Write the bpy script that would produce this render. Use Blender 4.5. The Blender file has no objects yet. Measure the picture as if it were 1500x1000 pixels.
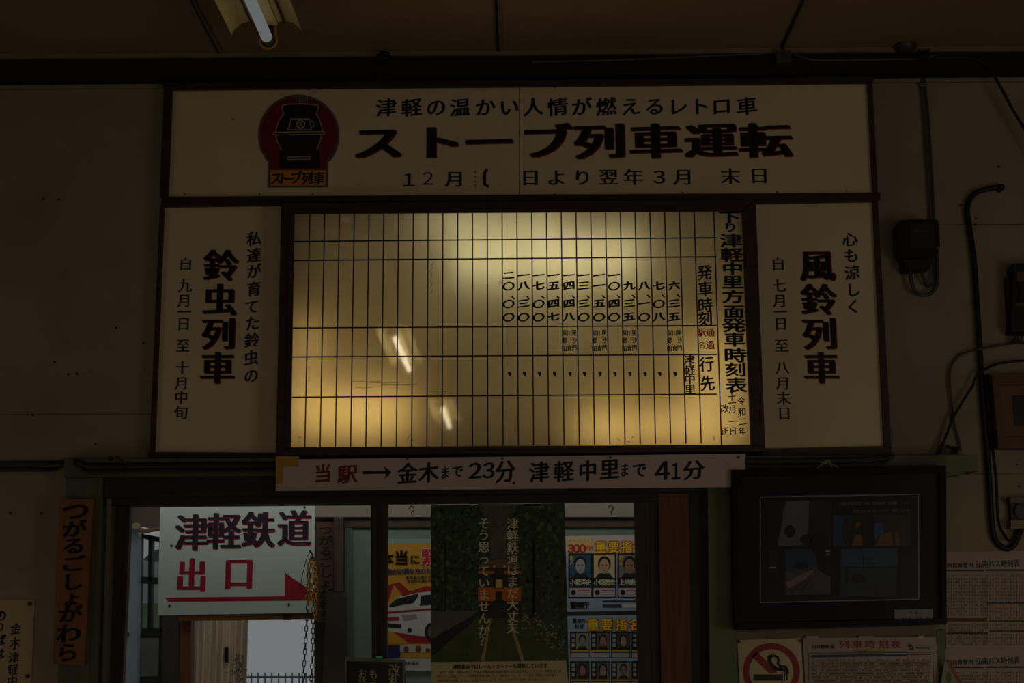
import bpy, math, random
from mathutils import Vector, Matrix
random.seed(7)
R = math.radians
COL = bpy.context.scene.collection
SC = bpy.context.scene

# ------------------------------------------------------------------ camera
FPX = 2130.0
TILT, YAW, ROLL = R(11.0), R(0.33), R(0.32)
CAM = Vector((0.0, -4.5, 1.55))
cam_rot = (Matrix.Rotation(YAW, 4, 'Z') @ Matrix.Rotation(R(90) + TILT, 4, 'X') @ Matrix.Rotation(-ROLL, 4, 'Z'))
cd = bpy.data.cameras.new('camera'); cd.sensor_width = 36; cd.lens = FPX / 1500 * 36
co = bpy.data.objects.new('camera', cd); COL.objects.link(co)
co.matrix_world = Matrix.Translation(CAM) @ cam_rot
SC.camera = co
C3 = cam_rot.to_3x3()

# ------------------------------------------------------------------ world, lights, exposure
SC.view_settings.view_transform = 'Standard'; SC.view_settings.look = 'None'
SC.view_settings.gamma = 1; SC.view_settings.exposure = 0; SC.view_settings.use_curve_mapping = False
w = bpy.data.worlds.new('sky'); SC.world = w; w.use_nodes = True
w.node_tree.nodes['Background'].inputs[0].default_value = (0.93, 0.97, 1.0, 1)
w.node_tree.nodes['Background'].inputs[1].default_value = 0.20

def area(name, loc, target, sx, sy, power, col):
    l = bpy.data.lights.new(name, 'AREA'); l.shape = 'RECTANGLE'; l.size = sx; l.size_y = sy
    l.energy = power; l.color = col
    o = bpy.data.objects.new(name, l); COL.objects.link(o); o.location = loc
    o.rotation_euler = (Vector(target) - Vector(loc)).to_track_quat('-Z', 'Y').to_euler()
    return o
WARM = (1.0, 0.84, 0.65)
area('daylight_right_window', (3.35, -3.4, 1.15), (0.3, 0, 1.5), 2.4, 1.4, 15.0, WARM)
area('left_fill', (-3.35, -2.0, 0.8), (-1.0, 0, 1.4), 1.6, 1.0, 4.2, WARM)  # added fill to brighten the lower left wall, no known window
area('rear_fill', (1.0, -9.7, 0.55), (0.6, 0, 2.2), 3.0, 0.8, 16.0, WARM)  # added low fill from behind the camera, no known doors
area('vestibule_fill', (-0.35, 0.10, 2.26), (-0.35, 0.55, 1.7), 2.5, 0.16, 2.6, (0.95, 1.0, 0.97))  # added fill hidden above the lintel, brightens the sign and wall behind the glass

# ------------------------------------------------------------------ helpers
def ray(px, py):
    return (C3 @ Vector(((px - 750) / FPX, (500 - py) / FPX, -1.0)))
def W(px, py, d=0.0):                       # pixel seen on the plane y = -d (d > 0: proud of the wall, d < 0: behind it)
    r = ray(px, py); t = (-d - CAM.y) / r.y
    return CAM + r * t
def WZ(px, py, z):                          # pixel seen on the level plane z
    r = ray(px, py); return CAM + r * ((z - CAM.z) / r.z)
def S(px, py, d=0.0):                       # metres per pixel there
    return (W(px + 1, py, d) - W(px, py, d)).length

def lin(c):
    c = c / 255.0
    return c / 12.92 if c <= 0.04045 else ((c + 0.055) / 1.055) ** 2.4
_m = {}
def M(key, rgb, rough=0.6, var=0.0, scale=6.0, bump=0.0, metal=0.0, stretch=(1, 1, 1), spec=0.4, coat=0.0, spots=0.0):
    if key in _m: return _m[key]
    m = bpy.data.materials.new(key); m.use_nodes = True; nt = m.node_tree; b = nt.nodes['Principled BSDF']
    c = [lin(x) for x in rgb]
    b.inputs['Roughness'].default_value = rough; b.inputs['Metallic'].default_value = metal
    b.inputs['Specular IOR Level'].default_value = spec; b.inputs['Coat Weight'].default_value = coat
    b.inputs['Coat Roughness'].default_value = 0.05
    b.inputs['Base Color'].default_value = (*c, 1)
    if var or bump or spots:
        tc = nt.nodes.new('ShaderNodeTexCoord'); mp = nt.nodes.new('ShaderNodeMapping'); mp.inputs['Scale'].default_value = stretch
        nz = nt.nodes.new('ShaderNodeTexNoise'); nz.inputs['Scale'].default_value = scale; nz.inputs['Detail'].default_value = 7
        nt.links.new(tc.outputs['Object'], mp.inputs[0]); nt.links.new(mp.outputs[0], nz.inputs['Vector'])
        rp = nt.nodes.new('ShaderNodeValToRGB')
        rp.color_ramp.elements[0].position = 0.3; rp.color_ramp.elements[1].position = 0.72
        rp.color_ramp.elements[0].color = (*[x * (1 - var) for x in c], 1)
        rp.color_ramp.elements[1].color = (*[min(1, x * (1 + var)) for x in c], 1)
        nt.links.new(nz.outputs['Fac'], rp.inputs[0])
        last = rp.outputs[0]
        if spots:
            vo = nt.nodes.new('ShaderNodeTexNoise'); vo.inputs['Scale'].default_value = scale * 9; vo.inputs['Detail'].default_value = 3
            nt.links.new(tc.outputs['Object'], vo.inputs['Vector'])
            r2 = nt.nodes.new('ShaderNodeValToRGB'); r2.color_ramp.elements[0].position = 0.66; r2.color_ramp.elements[1].position = 0.78
            r2.color_ramp.elements[0].color = (0, 0, 0, 1); r2.color_ramp.elements[1].color = (spots, spots, spots, 1)
            nt.links.new(vo.outputs['Fac'], r2.inputs[0])
            mx = nt.nodes.new('ShaderNodeMix'); mx.data_type = 'RGBA'
            nt.links.new(r2.outputs[0], mx.inputs['Factor']); nt.links.new(last, mx.inputs['A'])
            mx.inputs['B'].default_value = (*[x * 0.25 for x in c], 1); last = mx.outputs['Result']
        nt.links.new(last, b.inputs['Base Color'])
        if bump:
            bp = nt.nodes.new('ShaderNodeBump'); bp.inputs['Strength'].default_value = bump; bp.inputs['Distance'].default_value = 0.004
            nt.links.new(nz.outputs['Fac'], bp.inputs['Height']); nt.links.new(bp.outputs[0], b.inputs['Normal'])
    _m[key] = m; return m
def F(*rgb):
    return M('print_%d_%d_%d' % rgb, rgb, rough=0.55, var=0.06, scale=20)
def emis(key, rgb, strength):
    m = bpy.data.materials.new(key); m.use_nodes = True; nt = m.node_tree
    nt.nodes.remove(nt.nodes['Principled BSDF']); e = nt.nodes.new('ShaderNodeEmission')
    e.inputs[0].default_value = (*rgb, 1); e.inputs[1].default_value = strength
    nt.links.new(e.outputs[0], nt.nodes['Material Output'].inputs[0]); return m
def glass_mat(key, tint, ior=1.5, rough=0.0):
    m = bpy.data.materials.new(key); m.use_nodes = True; nt = m.node_tree
    nt.nodes.remove(nt.nodes['Principled BSDF'])
    t = nt.nodes.new('ShaderNodeBsdfTransparent'); t.inputs[0].default_value = (*tint, 1)
    g = nt.nodes.new('ShaderNodeBsdfGlossy'); g.inputs['Roughness'].default_value = rough
    f = nt.nodes.new('ShaderNodeFresnel'); f.inputs[0].default_value = ior
    mx = nt.nodes.new('ShaderNodeMixShader')
    nt.links.new(f.outputs[0], mx.inputs[0]); nt.links.new(t.outputs[0], mx.inputs[1]); nt.links.new(g.outputs[0], mx.inputs[2])
    nt.links.new(mx.outputs[0], nt.nodes['Material Output'].inputs[0]); return m

SPLIT = {'nail_heads': 'nail_head', 'pins': 'pin', 'bolts': 'bolt', 'screws': 'screw', 'train_windows': 'train_window', 'headlights': 'headlight', 'rails': 'rail',
         'grid_lines': 'grid_line', 'tree_trunks': 'tree_trunk', 'train_band': 'train_band', 'icons': 'icon', 'caption_lines': 'caption_line', 'brown_labels': 'brown_label', 'edge_strips': 'edge_strip',
         'frame_bead': 'frame_bead', 'tape': 'tape', 'amber_seats': 'amber_seat', 'rule_bars': 'rule_bar', 'dark_shapes': 'dark_shape', 'silhouettes': 'silhouette', 'contact_lines': 'contact_line', 'sub_heading': 'sub_heading', 'small_lights': 'small_light', 'logo': 'logo'}
STUFF = {'dark_foliage', 'light_foliage', 'shade_foliage', 'mid_foliage', 'white_flowers', 'figures', 'table_lines', 'fine_print', 'tape_scraps', 'scratches', 'separator_dots', 'ditto_marks', 'line_drawing', 'features', 'name_marks', 'wire_poles', 'rail_lines', 'lamp_glow_print', 'dark_train', 'dark_trim'}
class MB:
    def __init__(s): s.v = []; s.f = []; s.sm = []; s.st = []
    def add(s, vs, fs, smooth=False):
        n = len(s.v); s.st.append((n, len(s.f))); s.v += [Vector(x) for x in vs]; s.f += [tuple(i + n for i in f) for f in fs]; s.sm += [smooth] * len(fs); return s
    def hexa(s, a, b):                       # a: 4 front corners, b: 4 back corners, both in order
        return s.add(list(a) + list(b), [(0, 1, 2, 3), (7, 6, 5, 4), (0, 4, 5, 1), (1, 5, 6, 2), (2, 6, 7, 3), (3, 7, 4, 0)])
    def box(s, x0, x1, y0, y1, z0, z1):
        return s.hexa([(x0, y0, z0), (x1, y0, z0), (x1, y0, z1), (x0, y0, z1)], [(x0, y1, z0), (x1, y1, z0), (x1, y1, z1), (x0, y1, z1)])
    def slab(s, c, d, t):                    # c: 4 pixel corners TL, TR, BR, BL; front face on the plane d, thickness t behind it
        p = [W(x, y, d) for x, y in (c[3], c[2], c[1], c[0])]
        return s.hexa(p, [q + Vector((0, t, 0)) for q in p])
    def rect(s, x0, y0, x1, y1, d, t):
        return s.slab([(x0, y0), (x1, y0), (x1, y1), (x0, y1)], d, t)
    def poly(s, pts, d, t=0.0003):           # flat cut-out from a pixel outline
        p = [W(x, y, d) for x, y in pts]
        return s.prism(p, Vector((0, t, 0)))
    def prism(s, p, ext):
        n = len(p); q = [x + ext for x in p]
        return s.add(p + q, [tuple(range(n)), tuple(range(2 * n - 1, n - 1, -1))] + [(i, i + n, (i + 1) % n + n, (i + 1) % n) for i in range(n)])
    def ell(s, cx, cy, rx, ry, d, t=0.0003, n=28):
        return s.poly([(cx + rx * math.cos(6.28318 * i / n), cy + ry * math.sin(6.28318 * i / n)) for i in range(n)], d, t)
    def ring(s, cx, cy, r0, r1, d, t=0.0006, n=48, ky=1.0):
        a = [W(cx + r1 * math.cos(2 * math.pi * i / n), cy + ky * r1 * math.sin(2 * math.pi * i / n), d) for i in range(n)]
        b = [W(cx + r0 * math.cos(2 * math.pi * i / n), cy + ky * r0 * math.sin(2 * math.pi * i / n), d) for i in range(n)]
        e = Vector((0, t, 0)); vs = a + b + [x + e for x in a] + [x + e for x in b]; fs = []
        for i in range(n):
            j = (i + 1) % n
            fs += [(i, j, n + j, n + i), (2 * n + i, 3 * n + i, 3 * n + j, 2 * n + j), (i, 2 * n + i, 2 * n + j, j), (n + i, n + j, 3 * n + j, 3 * n + i)]
        return s.add(vs, fs)
    def stroke(s, pts, wpx, d, t=0.0003):    # flat line through pixel points
        for (x0, y0), (x1, y1) in zip(pts, pts[1:]):
            l = math.hypot(x1 - x0, y1 - y0) or 1; nx, ny = -(y1 - y0) / l * wpx / 2, (x1 - x0) / l * wpx / 2
            ex, ey = (x1 - x0) / l * wpx * .3, (y1 - y0) / l * wpx * .3
            s.poly([(x0 + nx - ex, y0 + ny - ey), (x1 + nx + ex, y1 + ny + ey), (x1 - nx + ex, y1 - ny + ey), (x0 - nx - ex, y0 - ny - ey)], d, t)
        return s
    def tube(s, pts, r, n=8, caps=True):
        pts = [Vector(p) for p in pts]; rings = []; up = None
        for i, p in enumerate(pts):
            d = (pts[min(i + 1, len(pts) - 1)] - pts[max(i - 1, 0)]).normalized()
            if up is None: up = d.orthogonal().normalized()
            up = (up - d * up.dot(d)).normalized(); b = d.cross(up)
            rings.append([p + (up * math.cos(2 * math.pi * k / n) + b * math.sin(2 * math.pi * k / n)) * r for k in range(n)])
        vs = [v for q in rings for v in q]; fs = []
        for i in range(len(pts) - 1):
            for k in range(n):
                fs.append((i * n + k, i * n + (k + 1) % n, (i + 1) * n + (k + 1) % n, (i + 1) * n + k))
        s.add(vs, fs, True)
        if caps:
            s.add(rings[0], [tuple(range(n - 1, -1, -1))]); s.add(rings[-1], [tuple(range(n))])
        return s
    def ptube(s, pts, d, r, n=8, sm=6):      # round cable through pixel points on plane d (smoothed)
        P = []
        for p in pts: P.append(W(p[0], p[1], p[2] if len(p) > 2 else d))
        return s.tube(spline(P, sm), r, n)
    def build(s, name, mat, parent=None):
        if name in SPLIT and len(s.st) > 1:  # every piece an object of its own
            st = s.st + [(len(s.v), len(s.f))]; last = None
            for (a, fa), (b, fb) in zip(st, st[1:]):
                q = MB(); q.add(s.v[a:b], [tuple(i - a for i in f) for f in s.f[fa:fb]], s.sm[fa]); last = q.build(SPLIT[name], mat, parent)
            return last
        me = bpy.data.meshes.new(name)
        off = parent['_o'] if parent is not None else None
        o_ = Vector(off) if off is not None else Vector((0, 0, 0))
        me.from_pydata([tuple(v - o_) for v in s.v], [], s.f); me.validate()
        for p, q in zip(me.polygons, s.sm): p.use_smooth = q
        me.materials.append(mat)
        o = bpy.data.objects.new(name, me); COL.objects.link(o)
        if name in STUFF and parent is not None: o['kind'] = 'stuff'
        if parent is not None: o.parent = parent; o['_o'] = tuple(o_)
        else: o['_o'] = (0.0, 0.0, 0.0)
        return o
def spline(P, k=6):
    if len(P) < 3: return P
    out = []; Q = [P[0]] + list(P) + [P[-1]]
    for i in range(1, len(Q) - 2):
        a, b, c, d = Q[i - 1:i + 3]
        for j in range(k):
            t = j / k
            out.append(0.5 * ((2 * b) + (c - a) * t + (2 * a - 5 * b + 4 * c - d) * t * t + (3 * b - a - 3 * c + d) * t ** 3))
    out.append(P[-1]); return out
def thing(name, label, cat, loc, group=None):
    o = bpy.data.objects.new(name, None); COL.objects.link(o); o.empty_display_size = 0.05
    o.location = loc; o['label'] = label; o['category'] = cat; o['_o'] = tuple(loc)
    if group: o['group'] = group
    return o
def tag(o, label, cat, group=None):
    o['label'] = label; o['category'] = cat
    if group: o['group'] = group
    me = o.data; c = sum((v.co for v in me.vertices), Vector()) / max(1, len(me.vertices))   # origin to the middle
    me.transform(Matrix.Translation(-c)); o.location = c; o['_o'] = tuple(c)
    return o
def struct(o): o['kind'] = 'structure'; return o

# lettering --------------------------------------------------------
_g = {}
def glyph(ch):
    if ch not in _g:
        c = bpy.data.curves.new('t', 'FONT'); c.body = ch; c.size = 1; c.resolution_u = 3
        o = bpy.data.objects.new('t', c); COL.objects.link(o)
        bpy.context.view_layer.update()
        me = bpy.data.meshes.new_from_object(o.evaluated_get(bpy.context.evaluated_depsgraph_get()))
        vs = [(v.co.x - 0.5, v.co.y - 0.38) for v in me.vertices]; fs = [tuple(p.vertices) for p in me.polygons]
        bpy.data.objects.remove(o); bpy.data.meshes.remove(me); bpy.data.curves.remove(c)
        _g[ch] = (vs, fs)
    return _g[ch]
def letters(name, items, mat, root, d, wx, wy, sx=0.03, sy=0.01, slant=0.0, lean=0.0, jit=0.0, off=(0, 0)):
    """items: (char, px, py[, wx, wy]); wx, wy em size in pixels; sx, sy stroke weight added (em); slant: right side rises"""
    mb = MB(); rs = random.Random(len(items) * 7 + 1); big = wx >= 15; o = None; one = name.replace("lettering", "character")
    k = [(-1, 0), (-.5, .5), (0, 1), (.5, -.5), (0, -1), (1, 0), (-.5, -.5), (.5, .5)] if sy > 0.008 else [(-1, 0), (-.33, 0), (.33, 0), (1, 0)]
    if sx < 0.006: k = [(0, 0)]
    for it in items:
        ch, px, py = it[:3]; a, b = (it[3], it[4]) if len(it) > 3 else (wx, wy)
        vs, fs = glyph(ch); c = W(px + off[0], py + off[1], d); m = S(px, py, d)
        an = rs.uniform(-jit, jit)
        for kn, (kx, ky) in enumerate(k):
            P = []
            for x, y in vs:
                x += kx * sx; y += ky * sy
                xx = x * a * m + lean * y * b * m; zz = (y * b + slant * x * a) * m
                P.append(c + Vector((xx * math.cos(an) - zz * math.sin(an), -kn * 0.00003, xx * math.sin(an) + zz * math.cos(an))))
            mb.add(P, fs)
        if big: o = mb.build(one, mat, root); mb = MB()
    if not big:
        o = mb.build(name, mat, root); o['kind'] = 'stuff'
    return o
def row(s, x0, y0, x1, y1):
    n = len(s); return [(c, x0 + (x1 - x0) * i / max(1, n - 1), y0 + (y1 - y0) * i / max(1, n - 1)) for i, c in enumerate(s) if c != ' ']

# ------------------------------------------------------------------ materials
wall_paint = M('painted_board', (146, 134, 110), 0.75, 0.24, 1.5, 0.15, spots=0.3)
ceil_paint = M('ceiling_board', (150, 130, 104), 0.8, 0.12, 1.5, 0.1)
ceil_strip = M('ceiling_strip', (128, 116, 90), 0.7, 0.15, 12)
dark_beam = M('blackened_timber', (22, 16, 12), 0.7, 0.3, 5, 0.2, stretch=(1, 8, 8))
white_board = M('cream_signboard', (214, 198, 166), 0.6, 0.035, 4, spots=0.04, spec=0.25)
frame_wood = M('maroon_stained_wood', (56, 30, 22), 0.5, 0.3, 6, 0.15, stretch=(1, 1, 10))
door_wood = M('dark_brown_wood', (58, 40, 28), 0.55, 0.25, 7, 0.2, stretch=(8, 8, 1))
head_wood = M('lintel_wood', (44, 34, 26), 0.6, 0.25, 7, 0.2, stretch=(1, 8, 8))
red_wood = M('reddish_brown_wood', (104, 58, 30), 0.55, 0.22, 7, 0.2, stretch=(9, 9, 1))
black_wood = M('olive_black_wood', (42, 38, 24), 0.6, 0.25, 7, 0.2, stretch=(9, 9, 1))
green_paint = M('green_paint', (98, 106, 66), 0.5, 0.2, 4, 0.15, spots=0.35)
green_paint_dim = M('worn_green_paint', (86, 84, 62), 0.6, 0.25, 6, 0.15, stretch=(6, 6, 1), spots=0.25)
ink = M('black_ink', (20, 13, 12), 0.5, spec=0.25)
ink_green = M('green_black_ink', (22, 30, 24), 0.5, spec=0.25)
ink_red = M('red_ink', (150, 28, 26), 0.5, spec=0.25)
edge_red = M('red_letter_edge', (120, 34, 26), 0.5, spec=0.25)
ink_orange = M('vermilion_ink', (196, 62, 22), 0.5, spec=0.25)
black_plastic = M('black_plastic', (20, 20, 20), 0.35, 0.1, 8)
cable_black = M('black_cable', (18, 18, 17), 0.45)
cable_grey = M('grey_cable', (78, 72, 58), 0.5, 0.1, 9)
conduit = M('grey_conduit', (66, 66, 60), 0.4, 0.15, 9)
pin_m = M('pin_head', (24, 16, 12), 0.4)
tape_m = M('clear_tape', (190, 180, 150), 0.15, spec=0.8)

# ------------------------------------------------------------------ the room
ZC = W(740, 75, 0.06).z
ZB = W(740, 112, 0.06).z
XL, XR, YB = -3.4, 3.4, -10.0
DX0, DX1 = W(152, 800).x, W(1036, 800).x
DZ = W(600, 699).z

mb = MB(); mb.box(-3.4, DX0, 0, 0.05, 0, ZC); mb.box(DX1, 3.4, 0, 0.05, 0, ZC); mb.box(DX0, DX1, 0, 0.05, DZ, ZC)
wall = struct(mb.build('wall_front', wall_paint))
def wpanel(x0, x1, z0, z1):
    MB().hexa([(x0, -0.008, z0), (x1, -0.008, z0), (x1, -0.008, z1), (x0, -0.008, z1)],
              [(x0 - 0, 0.0, z0), (x1, 0.0, z0), (x1, 0.0, z1), (x0, 0.0, z1)]).build('wall_panel', wall_paint, wall)
zs = W(100, 607).z; g = 0.0012
xr1 = W(1352, 300).x; zr = W(1420, 330).z; zr2 = W(1450, 694).z
xq = W(240, 500).x
wpanel(-3.4, xq - 1.82 - g, zs + g, ZC); wpanel(xq - 1.82 + g, xq - g, zs + g, ZC); wpanel(-3.4, xq - 1.82 - g, 0, zs - g)
wpanel(xq - 1.82 + g, DX0, 0, zs - g); wpanel(DX0, xq - g, DZ, zs - g)
wpanel(xq + g, xq + 1.1, DZ, ZC); wpanel(xq + 1.1 + g, DX1 - g, DZ, ZC); wpanel(DX1 + g, xr1, zr2, ZC)
wpanel(xr1, 3.4, zr + g, ZC); wpanel(xr1, 3.4, zr2 + g, zr - g); wpanel(DX1 + g, 3.4, 0, zr2 - g)
mb = MB()                                     # nail heads in the wall boards
for x, y in [(86, 292), (63, 291), (170, 480), (210, 502), (140, 650), (161, 672), (113, 547), (15, 751), (60, 751), (80, 530), (1419, 318), (1430, 320), (1429, 329), (1463, 244), (1407, 300), (1422, 570), (1490, 680), (1493, 712), (47, 608), (100, 548)]:
    mb.ell(x, y, 1.6, 1.6, 0.0105, 0.003, 10)
mb.build('nail_heads', pin_m, wall)

struct(MB().box(XL, XR, YB, 0.0, -0.05, 0).build('floor', M('concrete', (96, 90, 80), 0.8, 0.1, 3)))
struct(MB().box(XL - 0.05, XL, YB, 0, 0, ZC).build('wall_left', wall_paint))
struct(MB().box(XR, XR + 0.05, YB, 0, 0, ZC).build('wall_right', wall_paint))
struct(MB().box(XL, XR, YB - 0.05, YB, 0, ZC).build('wall_rear', M('dim_rear_wall', (70, 62, 50), 0.8, 0.1, 2)))
ceil = struct(MB().box(XL, XR, YB, 0.05, ZC + 0.008, ZC + 0.05).build('ceiling', M('ceiling_gap', (14, 12, 10), 0.8)))
jx = [WZ(282, 0, ZC).x, WZ(728, 0, ZC).x, WZ(1177, 0, ZC).x]
st = (jx[2] - jx[0]) / 2
xs_ = [jx[0] - 3 * st, jx[0] - 2 * st, jx[0] - st, jx[0], jx[1], jx[2], jx[2] + st, jx[2] + 2 * st, jx[2] + 3 * st]
ys_ = [-10, -9.1, -7.28, -5.46, -3.64, -1.82, -0.0]
for a, b in zip(xs_, xs_[1:]):
    a = max(a, XL); b = min(b, XR)
    if b - a < 0.05: continue
    for c, e in zip(ys_, ys_[1:]):
        MB().box(a + 0.004, b - 0.004, c + 0.002, e - 0.002, ZC, ZC + 0.008).build('ceiling_panel', ceil_paint, ceil)
for x in jx:                                  # jointing strips, a dark one left and a paler bead right of the joint
    MB().box(x - 0.006, x - 0.001, YB, 0, ZC - 0.006, ZC + 0.004).build('joint_strip', M('joint_dark', (34, 32, 26), 0.6), ceil)
    MB().box(x + 0.001, x + 0.008, YB, 0, ZC - 0.008, ZC + 0.004).build('joint_strip', ceil_strip, ceil)

t = struct(MB().box(XL, XR, -0.06, -0.008, ZB, ZC - 0.012).build('trim_1', dark_beam))
MB().box(XL, XR, -0.072, -0.06, ZC - 0.016, ZC - 0.001).build('bead', ceil_strip, t)
MB().box(XL, XR, -0.020, -0.008, ZB - 0.014, ZB - 0.001).build('bead', wall_paint, t)

# ------------------------------------------------------------------ ceiling lamps
shade_m = M('enamel_reflector', (240, 222, 150), 0.45, 0.06, 6)
holder_m = M('lamp_holder', (190, 150, 80), 0.4)
def fixture(x, y0, y1, label, tube_m):
    zt = ZC - 0.135; r = thing('ceiling_lamp', label, 'lamp', (x, (y0 + y1) / 2, ZC), 'fluorescent ceiling lamps')
    MB().box(x - 0.028, x + 0.028, y0 + 0.02, y1 + -0.02, zt + 0.045, ZC - 0.0005).build('housing', shade_m, r)
    for s in (-1, 1):
        pr = [(0.030, 0.050), (0.05, 0.054), (0.075, 0.048), (0.098, 0.026), (0.104, 0.010)]
        f = []; bk = []
        mb = MB()
        P = [Vector((x + s * a, y0 + 0.03, zt + b)) for a, b in pr] + [Vector((x + s * a, y0 + 0.03, zt + b + 0.004)) for a, b in reversed(pr)]
        if s > 0: P = P[::-1]
        mb.prism(P, Vector((0, y1 - y0 - 0.06, 0))).build('reflector', shade_m, r)
        MB().box(x + s * 0.048 - 0.0015, x + s * 0.048 + 0.0015, y0 + 0.03, y1 - 0.03, zt + 0.047, zt + 0.0535).build('seam', black_plastic, r)
    tb = MB().tube([(x, y0 + 0.012, zt), (x, y1 - 0.012, zt)], 0.016, 20).build('tube', tube_m, r)
    for yy, s in ((y0, 1), (y1, -1)):
        h = MB(); h.box(x - 0.012, x + 0.012, min(yy, yy + s * 0.012), max(yy, yy + s * 0.012), zt + 0.02, zt + 0.05)
        h.tube([(x, yy - s * 0.006, zt), (x, yy + s * 0.010, zt)], 0.021, 24).build('lamp_holder', M('holder_dark', (60, 44, 24), 0.5), r)
        rg = MB().tube([(x + 0.025 * math.cos(a), yy + s * 0.012, zt + 0.025 * math.sin(a) + (0.03 if math.sin(a) > 0.5 else 0)) for a in [R(100) + R(340) * i / 30 for i in range(31)]], 0.0035, 8)
        rg.build('holder_ring', holder_m, r)
        MB().tube([(x, yy + s * 0.012, zt), (x, yy + s * 0.04, zt)], 0.0168, 20).build('tube_cap', M('aluminium_cap', (170, 160, 140), 0.35, metal=0.8), r)
    return r
e0 = WZ(394, 62, ZC - 0.135)
fixture(e0.x, e0.y - 1.22, e0.y, 'fluorescent ceiling lamp with cream reflectors at top left of the board, nearest the wall', emis('tube_dim', (0.95, 0.97, 1.0), 0.13))
TUBE = emis('tube_lit', (1.0, 0.82, 0.52), 14.5)
fixture(e0.x - 0.015, e0.y - 4.92, e0.y - 3.60, 'lit fluorescent ceiling lamp mirrored large in the lower left of the timetable panel', TUBE)
fixture(e0.x + 0.115, e0.y - 7.80, e0.y - 6.44, 'lit fluorescent ceiling lamp farthest from the wall, mirrored small in the timetable panel', TUBE)

# ------------------------------------------------------------------ big signboards
FD = 0.055                                    # frame front
def rail(root, c, d=FD, t=0.047, name='frame_rail', m=None):
    return MB().slab(c, d, t).build(name, m or frame_wood, root)
# -- top sign
rt = thing('winter_train_signboard', 'long cream signboard with a stove emblem above the lit timetable', 'sign', W(761, 285, 0.008))
rail(rt, [(237, 121), (1281, 113), (1278, 121), (240, 131)])
rail(rt, [(237, 288), (1290, 282), (1290, 291.5), (237, 296)])
rail(rt, [(240, 131), (252, 131), (246, 288), (234, 288)])
rail(rt, [(1271, 121), (1278, 121), (1286, 282), (1279, 282)])
MB().slab([(252, 131), (760.3, 127), (760.3, 286), (245, 289)], 0.04, 0.03).build('panel', white_board, rt)
MB().slab([(761.7, 127), (1272, 121), (1280, 283), (761.7, 286)], 0.0405, 0.03).build('panel', white_board, rt)
MB().rect(760.3, 127, 761.7, 286, 0.036, 0.02).build('joint', edge_red, rt)
D = 0.0415
l1 = list(zip("津軽の温かい人情が燃えるレトロ車", [566, 603, 639, 674, 711, 746, 781, 817, 852, 888, 924, 959, 993, 1025, 1057, 1094]))
l1 = [(c, x, 157.5 - (x - 566) * 0.0045) for c, x in l1]
letters('lettering', l1, ink, rt, D, 31, 29, 0.028, 0.014, 0.10, 0.0, 0.02)
l2 = [(c, x, 208 - (x - 554) * 0.006) for c, x in zip("ストーブ列車運転", [554, 641, 716, 800, 878, 960, 1041, 1121])]
letters('letter_edge', l2, edge_red, rt, 0.0409, 78, 56, 0.052, 0.008, 0.02, off=(1.2, 2.2))
letters('lettering', l2, M('maroon_black_ink', (26, 12, 12), 0.5, spec=0.25), rt, D, 78, 56, 0.046, 0.009, 0.02)
for c in ([(614, 244), (645, 244), (644, 283), (613, 283)], [(697, 239), (751, 238), (750, 282), (696, 283)], [(1029, 243), (1085, 242), (1085, 271), (1030, 272)]):
    MB().slab(c, 0.0412, 0.0005).build('number_patch', M('patch_paper', (216, 196, 168), 0.6, 0.05, 8), rt)
l3 = [('１', 599, 263), ('月', 666, 262), ('日', 777, 260), ('よ', 815, 260), ('り', 853, 260), ('翌', 891, 259), ('年', 928, 259), ('３', 966, 259), ('月', 1001, 259), ('末', 1070, 258), ('日', 1112, 257)]
letters('lettering', l3, ink_green, rt, D, 30, 26, 0.026, 0.004)
letters('lettering', [('２', 627, 261)], ink, rt, D, 28, 26, 0.008, 0.004)
MB().stroke([(713, 249), (710, 253), (710, 270), (715, 273)], 4.2, D).build('lettering', ink, rt)
mb = MB()
for y in (252, 259, 266, 271): mb.ell(696, y, 0.9, 0.9, D, n=8)
for x, y in ((341, 175), (316, 127), (452, 131), (642, 128), (812, 128), (270, 284), (380, 284), (458, 284), (812, 284), (1000, 282), (1138, 281), (1240, 279)): mb.ell(x, y, 1.4, 1.4, D, 0.002, 8)
mb.build('nail_heads', pin_m, rt)
# emblem
EG = M('emblem_grey', (92, 84, 72), 0.5, spec=0.3); ER = M('emblem_red', (112, 12, 22), 0.5, spec=0.3); EB = M('emblem_black', (24, 14, 14), 0.5, spec=0.3)
EL = M('emblem_line', (196, 168, 130), 0.5); EY = M('emblem_yellow', (206, 132, 26), 0.5)
def circ(cx, cy, r, a0, a1, n=40): return [(cx + r * math.cos(R(a0 + (a1 - a0) * i / n)), cy + r * math.sin(R(a0 + (a1 - a0) * i / n))) for i in range(n + 1)]
em = MB().poly(circ(437.5, 198, 59.5, 140, 400) + [(481, 236), (480.5, 274), (392, 274.5), (393, 236)][0:4], 0.0425, 0.0015).build('stove_emblem', EG, rt)
em['label'] = 'round red emblem of a black pot stove over a yellow plate'
MB().poly(circ(437.5, 198, 56, 141, 399) + [(477.5, 234), (477.5, 248), (395.5, 248), (396, 234)], 0.0428, 0.001).build('field', ER, em)
MB().rect(434, 140, 450, 153, 0.0430, 0.0005).build('stove_pipe', EG, em)
body = [(412, 153), (440, 151.5), (467, 154), (464, 163), (466, 168), (470, 178), (472, 193), (471, 200), (468, 210), (463, 219), (468, 220), (469, 246), (408, 246), (409, 220), (411, 219), (406, 209), (404, 199), (404.5, 190), (408, 176), (416, 166), (415, 160)]
MB().poly(body, 0.0432, 0.0005).build('stove', EB, em)
mb = MB(); dd = 0.0434
mb.stroke([(415, 166), (413, 158), (412.5, 155), (420, 153), (440, 152), (458, 153), (467, 155), (466, 159), (463, 167)], 1.1, dd)
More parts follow.
